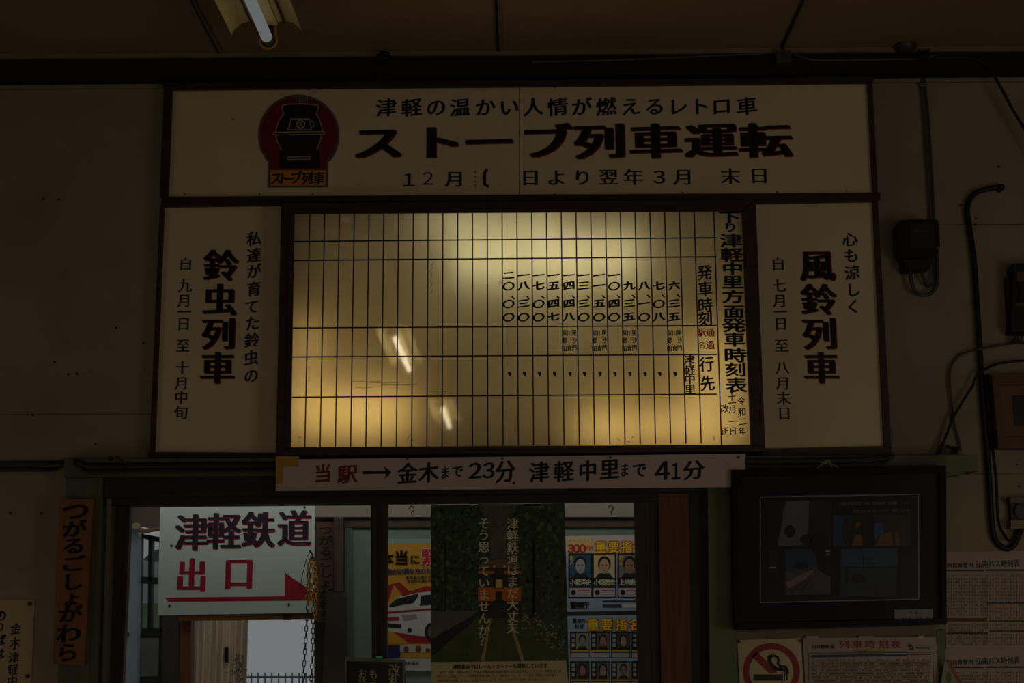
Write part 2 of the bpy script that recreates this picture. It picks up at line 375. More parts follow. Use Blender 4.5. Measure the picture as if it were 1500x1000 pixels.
mb.stroke([(416, 166), (409, 176), (405, 187), (404.5, 193)], 1.1, dd); mb.stroke([(463, 166), (469, 177), (472, 188), (472, 193)], 1.1, dd)
mb.stroke([(404.5, 198), (406, 207), (412, 219)], 1.1, dd); mb.stroke([(471, 197), (469, 208), (464, 218)], 1.1, dd)
mb.stroke([(401, 193.5), (475, 192.5), (476, 195), (474, 196.5), (402, 197.5), (400, 195.5), (401, 193.5)], 1.1, dd)
mb.stroke([(426, 174), (453, 174), (456, 188), (456, 190), (421, 190), (422, 187), (424, 186), (426, 174)], 1.0, dd)
mb.stroke([(456, 177), (459, 178), (459.5, 185), (457, 187)], 1.0, dd)
mb.stroke([(422, 230), (454, 229.5), (455, 231.5), (454, 233), (422, 233.5), (421, 231.5), (422, 230)], 1.0, dd)
mb.ring(440.5, 182, 5.2, 6.6, dd, 0.0003, 24); mb.stroke([(436.5, 177.5), (444.5, 186.5)], 1.2, dd); mb.stroke([(444, 177), (437, 187)], 1.2, dd)
mb.stroke([(433.5, 141), (433.5, 152)], 0.8, dd); mb.stroke([(450, 141), (450, 152)], 0.8, dd)
mb.build('line_drawing', EL, em)
MB().rect(396, 249.5, 477, 271.5, 0.0430, 0.0005).build('name_plate', EY, em)
letters('lettering', [('ス', 404.5, 261), ('ト', 415, 261), ('ー', 424, 262), ('ブ', 434, 260), ('列', 450, 261), ('車', 467, 261)], ink, em, 0.0434, 17, 20, 0.05, 0.02, 0.1, 0.05)

# -- left and right signs
rl = thing('bell_cricket_train_signboard', 'tall cream signboard left of the lit timetable, with four large characters', 'sign', W(315, 662, 0.008))
rail(rl, [(236, 296.3), (411, 295.5), (411, 300), (235, 302.5)]); rail(rl, [(234, 302), (240, 302), (226, 662), (219, 662)]); rail(rl, [(217, 662), (404, 663), (404, 674), (217, 674)])
MB().slab([(240, 302), (412, 299), (405, 664), (226, 663)], 0.04, 0.03).build('panel', white_board, rl)
letters('lettering', [(c, x, y) for c, x, y in zip("私達が育てた鈴虫の", [372, 372.5, 372, 372, 369, 370, 369, 368, 368], [349, 373.5, 397, 423, 449, 473, 498, 524, 550])], ink, rl, D, 22, 23, 0.028, 0.014, 0.14, 0.0, 0.02)
b = [('鈴', 323.5, 388), ('虫', 322, 438), ('列', 320, 488), ('車', 318.5, 538)]
letters('letter_edge', b, edge_red, rl, 0.0409, 51, 50, 0.04, 0.008, off=(1.3, 1.5))
letters('lettering', b, M('maroon_black_ink', 0), rl, D, 51, 50, 0.042, 0.0)
letters('lettering', [(c, x, y) for c, x, y in zip("自九月一日至十月中旬", [272, 271, 270, 270, 269, 268, 267, 266, 265.5, 265], [386.5, 418, 440, 457, 474, 506, 538, 561, 582, 604])], ink_green, rl, D, 21, 21, 0.018, 0.003)
rr = thing('wind_chime_train_signboard', 'tall cream signboard right of the lit timetable, with a short top line', 'sign', W(1207, 657, 0.008))
rail(rr, [(1108, 292.8), (1287, 292), (1287, 294.5), (1107, 297.5)]); rail(rr, [(1279, 294), (1286, 294), (1306, 657), (1296, 657)]); rail(rr, [(1118, 657), (1306, 653), (1306, 667), (1118, 668)])
MB().slab([(1106, 297), (1280, 294), (1297, 656), (1120, 658)], 0.04, 0.03).build('panel', white_board, rr)
letters('lettering', [(c, x, y) for c, x, y in zip("心も涼しく", [1245, 1247, 1248.5, 1250, 1250], [350, 374, 399, 424, 449])], ink, rr, D, 23, 23, 0.028, 0.014, 0.14)
b = [('風', 1197, 388), ('鈴', 1199, 438), ('列', 1200.5, 488), ('車', 1203, 538)]
letters('letter_edge', b, edge_red, rr, 0.0409, 52, 50, 0.04, 0.008, off=(1.3, 1.5))
letters('lettering', b, M('maroon_black_ink', 0), rr, D, 52, 50, 0.042, 0.0)
letters('lettering', [(c, x, y) for c, x, y in zip("自七月一日至八月末日", [1140, 1142, 1142.5, 1143, 1144, 1145, 1146, 1147, 1148, 1149], [386.5, 418, 440, 457, 474, 506, 538, 561, 583, 605])], ink_green, rr, D, 21, 21, 0.018, 0.003)

# -- lit timetable
rc = thing('lit_timetable_board', 'backlit yellow departure timetable with black grid lines in a dark wooden frame', 'sign', W(760, 660, 0.008))
BD = 0.120
rail(rc, [(412, 297), (1107, 293), (1090, 308), (431, 312)], BD, 0.112)
rail(rc, [(404, 655), (1120, 651), (1120, 661), (404, 667)], BD, 0.112)
rail(rc, [(412, 297), (431, 311), (425, 657), (404, 664)], BD, 0.112)
rail(rc, [(1087, 308), (1107, 293), (1121, 658), (1100, 654)], BD, 0.112)
mb = MB()                                     # inner bead of the frame
for q in ([(424, 307), (1096, 303), (1089, 309), (430, 313)], [(424, 307), (431, 312), (426, 657), (418, 659)], [(1087, 308), (1094, 304), (1106, 656), (1100, 653)], [(418, 655), (1108, 651), (1106, 656), (420, 660)]):
    mb.slab(q, BD + 0.006, 0.006)
mb.build('frame_bead', frame_wood, rc)
PD = 0.108
pm = bpy.data.materials.new('backlit_acrylic'); pm.use_nodes = True; nt = pm.node_tree; nt.nodes.remove(nt.nodes['Principled BSDF'])
tr = nt.nodes.new('ShaderNodeBsdfTranslucent'); df = nt.nodes.new('ShaderNodeBsdfDiffuse'); gl = nt.nodes.new('ShaderNodeBsdfGlossy'); gl.inputs['Roughness'].default_value = 0.03
fr = nt.nodes.new('ShaderNodeFresnel'); fr.inputs[0].default_value = 1.75
tc = nt.nodes.new('ShaderNodeTexCoord'); mp = nt.nodes.new('ShaderNodeMapping'); mp.inputs['Scale'].default_value = (1, 1, 0.35)
nz = nt.nodes.new('ShaderNodeTexNoise'); nz.inputs['Scale'].default_value = 5; nz.inputs['Detail'].default_value = 6
rp = nt.nodes.new('ShaderNodeValToRGB'); rp.color_ramp.elements[0].position = 0.35; rp.color_ramp.elements[1].position = 0.7
rp.color_ramp.elements[0].color = (0.66, 0.58, 0.40, 1); rp.color_ramp.elements[1].color = (0.84, 0.76, 0.54, 1)
for a, b_ in ((tc.outputs['Object'], mp.inputs[0]), (mp.outputs[0], nz.inputs['Vector']), (nz.outputs['Fac'], rp.inputs[0]), (rp.outputs[0], tr.inputs[0]), (rp.outputs[0], df.inputs[0])): nt.links.new(a, b_)
m1 = nt.nodes.new('ShaderNodeMixShader'); m1.inputs[0].default_value = 0.45; m2 = nt.nodes.new('ShaderNodeMixShader')
nt.links.new(tr.outputs[0], m1.inputs[1]); nt.links.new(df.outputs[0], m1.inputs[2]); nt.links.new(fr.outputs[0], m2.inputs[0]); nt.links.new(m1.outputs[0], m2.inputs[1]); nt.links.new(gl.outputs[0], m2.inputs[2])
nt.links.new(m2.outputs[0], nt.nodes['Material Output'].inputs[0])
a = W(427, 310, PD); b = W(1101, 655, PD); a2 = W(1090, 306, PD)
MB().add([W(424, 658, PD), W(1102, 654, PD), W(1090, 305, PD), W(429, 309, PD)], [(0, 1, 2, 3)]).build('panel', pm, rc)
mb = MB()
for i in range(27):
    p = W(453.6 + 21.69 * i, 333, PD); q0 = W(453, 311 - i * 0.1, PD); q1 = W(453, 656 - i * 0.12, PD)
    mb.box(p.x - 0.0019, p.x + 0.0019, -PD - 0.0012, -PD - 0.0002, q1.z, q0.z)
p = W(1046.3, 333, PD); mb.box(p.x - 0.0019, p.x + 0.0019, -PD - 0.0012, -PD - 0.0002, W(1055, 652, PD).z, W(1045, 308, PD).z)
for yl, yr in ((353.7, 348), (381.3, 376), (480.2, 476.6), (522.6, 519), (581.5, 577)):
    mb.slab([(428, yl - .95), (1050, yr - .95), (1050, yr + .95), (428, yl + .95)], PD + 0.0013, 0.001)
mb.build('grid_lines', ink, rc)
D = PD + 0.0022
TX = [745, 767, 789, 811, 833.5, 855, 877.5, 899.5, 921.5, 943.5, 965, 987.5]
TT = ["二〇〇〇", "一八三〇", "一七〇〇", "一五四七", "一四四八", "一三三〇", "一一五〇", "一〇四〇", " 九三五", " 八一〇", " 七〇八", " 六三五"]
it = []; dots = MB()
for x, s in zip(TX, TT):
    for ch, y in zip(s, (403, 418, 444, 463.5)):
        if ch != ' ': it.append((ch, x, y + (0 if ch != '〇' else 1)))
    dots.stroke([(x + 5, 434.5 - (x - 745) * 0.012), (x + 8.2, 437.5 - (x - 745) * 0.012)], 2.3, D)
letters('lettering', it, ink, rc, D, 18, 13.5, 0.055, 0.045, 0.12, 0, 0.03)
dots.build('separator_dots', ink, rc)
it = []
for x in (833.5, 877.5, 921.5, 987.5):
    it += [('深', x - 7, 487.5), ('郷', x - 7, 498.5), ('田', x - 7, 510), ('川', x + 0.5, 487.5), ('倉', x + 1, 509.5), ('毘', x + 7.5, 487), ('沙', x + 8, 498), ('門', x + 8, 509)]
letters('lettering', it, ink, rc, D, 7.4, 9.5, 0.03, 0.02)
mb = MB()
for x in TX: mb.stroke([(x - 0.5, 545), (x + 2.4, 545.5), (x + 3, 548), (x + 1, 550.5)], 2.2, D); mb.ell(x + 0.3, 547.3, 1.5, 1.4, D, n=8)
mb.build('ditto_marks', ink, rc)
letters('lettering', [(c, x, y, a_, b_) for c, x, y, a_, b_ in zip("下り津軽中里方面発車時刻表", [1069, 1070, 1071, 1072, 1073, 1073, 1074, 1075, 1075, 1076, 1077, 1077.5, 1078.5],
        [318, 333, 352, 373, 393, 413, 434, 456, 476, 497, 520, 541, 564], [34, 22, 34, 34, 32, 32, 34, 32, 36, 32, 34, 32, 32], [20, 15, 22, 22, 20, 21, 21, 21, 22, 22, 23, 22, 24])], ink, rc, D, 30, 20, 0.035, 0.03, 0.0)
letters('lettering', [('発', 1032, 399), ('車', 1033, 423), ('時', 1033, 447), ('刻', 1033, 467), ('行', 1035, 533), ('先', 1036.5, 561)], ink, rc, D, 22, 24, 0.03, 0.015, 0.1)
letters('lettering', [('通', 1040.5, 486.5), ('過', 1040.5, 505), ('駅', 1027.5, 486.5), ('名', 1028, 505, 10, 11)], ink_orange, rc, D, 13.5, 14, 0.03, 0.01)
letters('lettering', [('津', 1009.5, 527), ('軽', 1010, 542), ('中', 1010.5, 555), ('里', 1011, 570)], ink, rc, D, 17, 16, 0.03, 0.02, 0.05)
letters('lettering', [('令', 1086, 587), ('和', 1087, 603), ('二', 1087.5, 617), ('年', 1087.5, 631), ('十', 1072, 581), ('一', 1072.5, 590), ('月', 1073, 599), ('一', 1073.5, 617), ('日', 1073.5, 631), ('改', 1061.5, 598), ('正', 1062, 631)], ink, rc, D, 12, 13, 0.025, 0.015, 0.08)
mb = MB(); rs = random.Random(3)             # old tape scraps and scratches on the acrylic
for x, y, s in ((600, 641, 5), (603, 645, 4), (905, 646, 5), (920, 648, 3), (1044, 641, 3), (734, 414, 5), (862, 417, 4), (440, 643, 4), (926, 640, 2)):
    for k in range(3): mb.stroke([(x + rs.uniform(-s, s), y + rs.uniform(-s, s)), (x + rs.uniform(-s, s), y + rs.uniform(-s, s))], 0.9, D)
mb.build('tape_scraps', tape_m, rc)
mb = MB()
for x0, x1, y in ((516, 560, 558), (540, 585, 560), (560, 600, 566), (560, 612, 562), (630, 655, 573), (520, 545, 567), (640, 652, 577)): mb.stroke([(x0, y), ((x0 + x1) / 2, y + 1), (x1, y)], 0.5, D)
for k in range(7): mb.stroke([(633 + rs.uniform(-2, 3), 375 + k * 8), (631 + rs.uniform(-2, 3), 382 + k * 8)], 0.5, D)
mb.build('scratches', M('scratch_brown', (96, 74, 44), 0.6), rc)
# lamps inside the box, between the wall and the acrylic
MB().slab([(418, 302), (1100, 298), (1112, 660), (410, 664)], 0.0095, 0.001).build('box_back', M('box_white', (225, 215, 190), 0.6), rc)
def inner(name, px, py, wpx, hpx, power, col, d=0.03):
    p = W(px, py, d); m = S(px, py, d)
    return area(name, p, (p.x, p.y - 1, p.z), wpx * m, hpx * m, power, col)
inner('box_tube_top', 800, 385, 260, 60, 0.42, (1.0, 0.97, 0.66))
inner('box_tube_top_glow', 720, 335, 200, 30, 0.10, (1.0, 0.97, 0.70))
inner('box_tube_bottom_right', 960, 630, 230, 30, 0.24, (1.0, 0.70, 0.26))
inner('box_tube_right', 1040, 560, 70, 130, 0.12, (1.0, 0.72, 0.30))
inner('box_tube_bottom_left', 520, 610, 170, 50, 0.26, (1.0, 0.70, 0.26))
inner('box_tube_left', 450, 530, 50, 120, 0.09, (1.0, 0.68, 0.28))
inner('box_fill', 760, 480, 640, 320, 0.19, (1.0, 0.78, 0.42), 0.012)

# ------------------------------------------------------------------ paper strip
rp_ = thing('paper_strip_notice', 'long white paper strip of brush lettering pinned under the lit timetable', 'notice', W(750, 718, 0.13))
SD = 0.130
MB().slab([(404, 673), (1092, 664), (1091, 713), (404, 719)], SD, 0.001).build('paper', M('thin_paper', (192, 178, 174), 0.5, 0.05, 3), rp_)
D = SD + 0.0006
letters('lettering', [('当', 473, 693, 26, 28), ('駅', 509, 694, 30, 28)], M('dark_red_ink', (110, 22, 26), 0.5), rp_, D, 26, 28, 0.035, 0.02, 0.08)
mb = MB().stroke([(533, 692), (566, 691.5)], 4.2, D); mb.poly([(562, 682), (573.5, 691.5), (563, 702), (566, 692)], D); mb.build('arrow', ink, rp_)
letters('lettering', [('金', 597, 693), ('木', 628, 691.5), ('ま', 652, 692, 14, 20), ('で', 670, 690, 18, 20), ('２', 696, 689, 32, 30), ('３', 716, 688.5, 30, 30), ('分', 740, 690, 31, 34), ('津', 790, 691), ('軽', 826, 690), ('中', 861, 689, 28, 32), ('里', 893, 687), ('ま', 915, 688, 14, 22), ('で', 937, 688, 22, 24), ('４', 970, 689, 36, 36), ('１', 990, 689.5, 22, 32), ('分', 1016, 688, 33, 30)], ink, rp_, D, 30, 32, 0.035, 0.018, 0.08, 0.03, 0.02)
MB().ell(753, 707, 2, 2, D, n=10).build('separator_dot', ink, rp_)
mb = MB().poly([(404, 668), (438, 668), (437, 683), (415, 684), (414, 708), (404, 708)], D, 0.0008); tp = mb.build('tape', M('brown_tape', (186, 140, 60), 0.3, 0.12, 6), rp_); tp['label'] = 'yellowed tape at the left corner'
MB().poly([(1058, 672), (1066, 678), (1074, 686), (1070, 690), (1062, 680)], D, 0.0005).build('tape', tape_m, rp_)
mb = MB()
for x, y in ((597, 671), (736, 671), (894, 669.5), (1082, 669.5)): mb.ell(x, y, 1.8, 1.8, D + 0.004, 0.004, 12)
mb.build('pins', pin_m, rp_)

# ------------------------------------------------------------------ green lintel, door surround
lt = struct(MB().slab([(94, 672), (1432, 666), (1432, 690), (94, 699)], 0.100, 0.092).build('trim_2', green_paint_dim))
MB().slab([(1375, 690), (1415, 689), (1412, 694), (1375, 699)], 0.085, 0.077).build('lower_step', green_paint, lt)
MB().slab([(1386, 667), (1432, 666), (1432, 690), (1386, 691)], 0.1012, 0.003).build('end_face', green_paint, lt)
struct(MB().slab([(97, 699), (151, 698), (142, 1010), (84, 1010)], 0.075, 0.067).build('trim_3', green_paint_dim))
struct(MB().slab([(1037, 704), (1074, 690), (1080, 1010), (1040, 1010)], 0.075, 0.067).build('trim_4', green_paint))
struct(MB().slab([(1008, 704), (1037, 704), (1040, 1010), (1013, 1010)], 0.035, 0.05).build('trim_5', black_wood))
struct(MB().slab([(964, 700), (1008, 700), (1013, 1010), (969, 1010)], 0.050, 0.06).build('trim_6', red_wood))
t7 = struct(MB().slab([(152, 697), (1010, 692), (1010, 722), (152, 728)], 0.070, 0.08).build('trim_7', head_wood))
MB().slab([(152, 728), (965, 722), (965, 733), (152, 740)], 0.052, 0.05).build('track', head_wood, t7)
struct(MB().slab([(157, 730), (163, 730), (154, 1010), (148, 1010)], 0.060, 0.05).build('trim_8', M('edge_highlight', (104, 92, 76), 0.5, 0.2, 8)))  # highlight along the jamb edge, put into the strip's pale colour
pane_m = glass_mat('door_glass', (0.93, 0.96, 0.94))
def leaf(name, d, glass, outer, midmat):
    gl_, gr = glass
    r = thing(name, '', '', W((gl_[0][0] + gr[0][0]) / 2, 1000, d)); del r['label']; del r['category']; r['kind'] = 'structure'
    MB().slab([outer[0], gl_[0], gl_[1], outer[1]], d, 0.03).build('stile', midmat, r)
    MB().slab([gr[0], outer[2], outer[3], gr[1]], d, 0.03).build('stile', midmat, r)
    MB().slab([outer[0], outer[2], (gr[0][0], gr[0][1]), (gl_[0][0], gl_[0][1])], d - 0.0006, 0.029).build('top_rail', midmat, r)
    MB().add([W(*gl_[1], d - 0.015), W(*gr[1], d - 0.015), W(*gr[0], d - 0.015), W(*gl_[0], d - 0.015)], [(0, 1, 2, 3)]).build('pane', pane_m, r)
    return r
d1 = leaf('door_1', 0.010, (((191, 742), (179, 1012)), ((543, 739), (545, 1012))), ((164, 733), (155, 1012), (550, 731), (552, 1012)), door_wood)
d2 = leaf('door_2', 0.042, (((568, 738), (566, 1012)), ((929, 735), (936, 1012))), ((546, 731), (545, 1012), (948, 729), (954, 1012)), door_wood)
struct(MB().slab([(949, 729), (963, 729), (967, 1012), (955, 1012)], 0.030, 0.04).build('trim_9', door_wood))
mb = MB(); mb.ptube([(555, 735), (556, 1010)], 0.046, 0.003)
mb.build('stile_bead', black_wood, d2)

# ------------------------------------------------------------------ beyond the door glass
struct(MB().box(-14, 14, 0.05, 30, -0.2, -0.05).build('floor_1', M('asphalt', (120, 118, 112), 0.9, 0.1, 2)))
PDp = -0.49
teal = M('teal_board', (116, 134, 120), 0.6, 0.12, 3, spots=0.1); cream = M('cream_board', (150, 136, 116), 0.7, 0.1, 4)
brown2 = M('mid_brown_wood', (84, 62, 50), 0.6, 0.2, 6, stretch=(8, 8, 1))
bw = struct(MB().slab([(490, 700), (1010, 700), (1010, 1060), (490, 1060)], PDp - 0.02, 0.03).build('wall_vestibule', teal))
MB().slab([(455, 700), (1010, 700), (1010, 757), (455, 757)], PDp + 0.004, 0.02).build('upper_board', cream, bw)
MB().slab([(490, 757), (1010, 757), (1010, 771), (490, 772)], PDp - 0.010, 0.012).build('rail', brown2, bw)
MB().slab([(489, 757), (503, 757), (503, 866), (489, 866)], PDp + 0.012, 0.03).build('post', brown2, bw)
MB().slab([(568, 789), (1010, 785), (1010, 795), (568, 797)], PDp - 0.012, 0.008).build('rail', M('pale_teal', (150, 168, 156), 0.6, 0.08, 5), bw)
MB().slab([(505, 772), (516, 772), (518, 1060), (505, 1060)], PDp - 0.012, 0.008).build('post', M('grey_teal', (92, 104, 98), 0.6, 0.1, 5), bw)
MB().slab([(478, 865), (506, 865), (508, 1060), (470, 1060)], PDp + 0.010, 0.03).build('post', M('dull_brown', (70, 60, 52), 0.7, 0.15, 6), bw)
rb = thing('second_wooden_nameboard', 'dim wooden nameboard seen through the door glass beside the hanging chain', 'sign', W(480, 910, -0.50))
MB().slab([(463, 764), (489, 764), (488, 911), (462, 911)], -0.50, 0.02).build('board', M('weathered_board', (104, 74, 56), 0.7, 0.2, 6, stretch=(6, 6, 1)), rb)
letters('lettering', [(c, 477, 776 + i * 15.6) for i, c in enumerate("つがるごしょがわら")], M('faded_ink', (48, 36, 34), 0.7), rb, -0.499, 20, 15.5, 0.045, 0.025)
struct(MB().slab([(461, 700), (505, 700), (503, 1060), (460, 1060)], -0.53, 0.03).build('trim_10', M('cool_brown', (84, 70, 62), 0.7, 0.15, 5, stretch=(6, 6, 1))))
# exit sign
rx = thing('exit_sign', 'white hanging exit sign with a red arrow seen through the left door pane', 'sign', W(345, 900, -0.40))
ED = -0.40
MB().slab([(235, 730), (461, 728), (460, 897), (231, 901)], ED, 0.006).build('board', M('white_enamel', (205, 212, 204), 0.35, 0.04, 3), rx)
it = [('津', 281, 779), ('軽', 328, 777), ('鉄', 378, 775), ('道', 431, 773)]
letters('letter_edge', it, M('exit_red', (158, 22, 48), 0.5), rx, ED + 0.0004, 50, 56, 0.04, 0.01, off=(1, 1.5))
letters('lettering', it, M('exit_dark', (44, 30, 44), 0.5), rx, ED + 0.0009, 50, 56, 0.04, 0.008)
letters('lettering', [('出', 281, 842), ('口', 350, 839)], M('exit_red', 0), rx, ED + 0.0006, 47, 52, 0.045, 0.01)
MB().poly([(242, 875), (417, 873), (417, 838), (462, 869), (462, 879), (247, 881)], ED + 0.0006, 0.0004).build('arrow', M('exit_red', 0), rx)
mb = MB()
for x, y in ((251, 799), (248, 887), (423, 885), (446, 743)): mb.ell(x, y, 1.7, 1.7, ED + 0.002, 0.002, 10)
mb.build('bolts', pin_m, rx)
hb = struct(MB().box(-2.6, 1.2, 0.37, 0.43, 2.40, 2.48).build('trim_16', head_wood))
for x in (262, 434):
    p = W(x, 732, ED); MB().box(p.x - 0.01, p.x + 0.01, 0.400, 0.404, p.z - 0.01, 2.40).build('hanger_strap', pin_m, rx)
# chain: individual links
lk_m = M('chain_plastic', (205, 150, 30), 0.4, 0.08, 9); lk_d = M('chain_backlit', (52, 46, 36), 0.4, 0.2, 20)  # dark links are the same yellow plastic, backlit shade put in their colour
rk = thing('hanging_chain', 'yellow plastic chain, partly coloured dark as if backlit, hanging in loops beside the exit sign', 'chain', W(458, 812, -0.2))
def linkmesh(key, mat):
    mb = MB(); L, wd = 0.0095, 0.0045; pts = []
    for i in range(17):
        a = 2 * math.pi * i / 16; pts.append((wd * math.cos(a), 0, wd * math.sin(a) + (L - wd) * (1 if math.sin(a) > 0.01 else -1 if math.sin(a) < -0.01 else 0)))
    mb.tube(pts, 0.0016, 6, False); me = bpy.data.meshes.new(key); me.from_pydata([tuple(v) for v in mb.v], [], mb.f)
    for p in me.polygons: p.use_smooth = True
    me.materials.append(mat); return me
LY, LDK = linkmesh('chain_link', lk_m), linkmesh('chain_link_dark', lk_d)
def strand(pts, d, me, phase=0, step=0.0155):
    P = spline([W(x, y, d) for x, y in pts], 30); acc = 0; k = phase; prev = P[0]
    for q in P[1:]:
        acc += (q - prev).length
        if acc >= step:
            o = bpy.data.objects.new('chain_link', me); COL.objects.link(o); dr = (q - prev).normalized()
            rot = Vector((0, 0, -1)).rotation_difference(dr).to_matrix().to_4x4() @ Matrix.Rotation(R(18 if k % 2 else 85), 4, 'Z')
            o.matrix_local = Matrix.Translation(q - rk.location) @ rot; o.parent = rk; acc = 0; k += 1
        prev = q
strand([(457, 812), (453, 835), (452, 860), (450, 900), (447, 950), (443, 1010)], -0.200, LDK)
strand([(459, 812), (461, 840), (459, 880), (458, 950), (455, 1010)], -0.205, LDK)
strand([(458, 812), (462, 835), (463, 865), (461, 905)], -0.190, LY, 1)
strand([(456, 813), (452, 830), (451, 858), (450, 885)], -0.186, LY, 0)
strand([(457, 813), (456, 835), (457, 868), (454, 882), (452, 868)], -0.182, LY, 1)
MB().ptube([(455, 808), (450, 815), (446, 830), (442, 848), (441, 862), (447, 868), (454, 866)], -0.18, 0.0012).build('tie_wire', cable_black, rk)
MB().ptube([(453, 806), (458, 812), (457, 818)], -0.18, 0.003).build('hook', cable_black, rk)
# posts, beam, corrugated sheets, glazed door, railing
struct(MB().slab([(238, 895), (262, 895), (262, 1060), (236, 1060)], -0.95, 0.08).build('trim_11', M('grey_brown_post', (72, 66, 58), 0.7, 0.25, 6, 0.2, stretch=(6, 6, 1))))
struct(MB().slab([(263, 900), (280, 900), (279, 1060), (262, 1060)], -0.95, 0.06).build('trim_12', M('rust_post', (118, 72, 50), 0.7, 0.25, 6, stretch=(6, 6, 1))))
b13 = struct(MB().slab([(262, 890), (482, 888), (482, 907), (262, 909)], -0.90, 0.06).build('trim_13', M('orange_beam', (176, 116, 66), 0.6, 0.2, 5, stretch=(1, 6, 6))))
MB().slab([(262, 890), (482, 888), (482, 900), (262, 902)], -0.88, 0.02).build('edge_strip', door_wood, b13)
MB().slab([(414, 899), (426, 899), (426, 908), (414, 908)], -0.885, 0.012).build('bracket', door_wood, b13)
cs = thing('corrugated_fence', 'weathered pale corrugated sheet fence seen through the left door pane', 'fence', W(318, 1000, -1.6))
mb = MB(); P0 = W(278, 905, -1.6); P1 = W(360, 1060, -1.6); n = 96; z0, z1 = P1.z, P0.z + 0.06
vs = []
for i in range(n + 1):
    x = P0.x + (P1.x - P0.x) * i / n; y = 1.6 + 0.012 * math.cos(i / n * 2 * math.pi * 9.5); vs += [(x, y, z0), (x, y, z1), (x, y + 0.003, z1), (x, y + 0.003, z0)]
fs = []
for i in range(n): 
    for k in range(4): fs.append((i * 4 + k, i * 4 + 4 + k, i * 4 + 4 + (k + 1) % 4, i * 4 + (k + 1) % 4))
mb.add(vs, fs); mb.build('sheet', M('rust_streaked_sheet', (236, 214, 190), 0.6, 0.25, 10, stretch=(6, 1, 0.25)), cs)
MB().rect(329, 948, 334, 970, -1.575, 0.02).build('latch', black_plastic, cs)
gd = thing('green_glazed_door', 'green framed glazed door ajar at the far left of the left pane', 'door', W(215, 1000, -1.2))
gm = M('dark_green_frame', (34, 46, 44), 0.5, 0.15, 6)
for c in ([(200, 780), (207, 780), (203, 1060), (196, 1060)], [(217.5, 784), (223, 785), (221, 922), (216, 922)], [(233, 786), (240, 786), (240, 1060), (234, 1060)], [(200, 780), (238, 787), (238, 795), (200, 786)], [(203, 844), (240, 846), (240, 856), (203, 854)], [(201, 920), (240, 920), (240, 931), (201, 931)]):
    MB().slab(c, -1.2, 0.04).build('frame_bar', gm, gd)
MB().slab([(200, 783), (238, 788), (238, 920), (201, 920)], -1.225, 0.002).build('pane', glass_mat('far_glass', (0.9, 0.93, 0.92)), gd)
MB().slab([(201, 931), (238, 931), (238, 1060), (199, 1060)], -1.215, 0.02).build('lower_panel', M('grey_panel', (70, 74, 76), 0.6, 0.1, 5), gd)
MB().slab([(203, 934), (233, 934), (232, 990), (201, 991)], -1.205, 0.001).build('notice_sheet', M('notice_grey', (128, 130, 128), 0.6, 0.12, 30, stretch=(1, 1, 6)), gd)
struct(MB().slab([(180, 770), (203, 766), (199, 1060), (172, 1060)], -1.15, 0.05).build('trim_14', M('pale_blue_post', (168, 182, 198), 0.5, 0.06, 3)))
tag(MB().slab([(176, 926), (188, 926), (188, 931), (176, 931)], -1.14, 0.01).build('door_bolt', black_plastic), 'small dark bolt on the pale post at the far left of the pane', 'bolt')
ea = struct(MB().slab([(176, 700), (262, 700), (240, 778), (176, 764)], -1.05, 0.05).build('ceiling_1', M('eaves_brown', (120, 100, 84), 0.7, 0.25, 5)))
MB().ptube([(203, 776), (215, 777), (228, 775), (240, 774)], -1.04, 0.008).build('gutter_pipe', M('gutter', (150, 112, 80), 0.5), ea)
MB().ell(199, 770, 6, 4.5, -1.03, 0.02).build('eaves_end', M('eaves_end', (190, 168, 128), 0.6), ea)
# outside beyond: hills, roof, grass, railing
tag(MB().poly([(190, 850), (200, 828), (214, 815), (226, 806), (240, 802), (252, 806), (262, 1121), (190, 1121)], -12, 0.4).build('wooded_hill', M('hill_green', (96, 112, 104), 0.9, 0.2, 1)), 'hazy wooded hill seen through the glazed door', 'hill')
tag(MB().slab([(190, 818), (262, 826), (262, 1167), (190, 1167)], -9, 1.0).build('pale_roofed_house', M('house_pale', (190, 192, 190), 0.7, 0.1, 1)), 'pale low house seen through the glazed door', 'house')
o = tag(MB().slab([(190, 884), (300, 882), (300, 1211), (190, 1211)], -7, 0.3).build('grass_bank', M('grass_green', (122, 140, 108), 0.9, 0.3, 3)), 'green grassy bank seen low through the glazed door', 'grass'); o['kind'] = 'stuff'
fn = thing('low_railing', 'low grey railing with thin uprights outside the door, against the pale sky', 'railing', W(410, 1000, -3.0))
MB().rect(355, 990, 470, 992.5, -3.0, 0.02).build('top_rail', M('galvanised', (126, 128, 130), 0.5), fn)
for i in range(11):
    MB().rect(357 + i * 10, 985, 358.6 + i * 10, 1060, -2.99, 0.015).build('upright', M('galvanised', 0), fn)
shr = MB(); rs = random.Random(5)
for i in range(160):
    x = 350 + rs.gauss(0, 5); y = 960 + rs.random() * 45; a = rs.random() * 6.28
    if x > 366: continue
    shr.poly([(x, y), (x + 3 * math.cos(a), y + 3 * math.sin(a)), (x + 2.4 * math.cos(a + .8), y + 2.4 * math.sin(a + .8))], -1.5 + rs.uniform(-.04, .04), 0.001)
o = tag(shr.build('dry_grass', M('straw', (120, 104, 82), 0.9)), 'dry grass against the edge of the corrugated fence', 'grass'); o['kind'] = 'stuff'

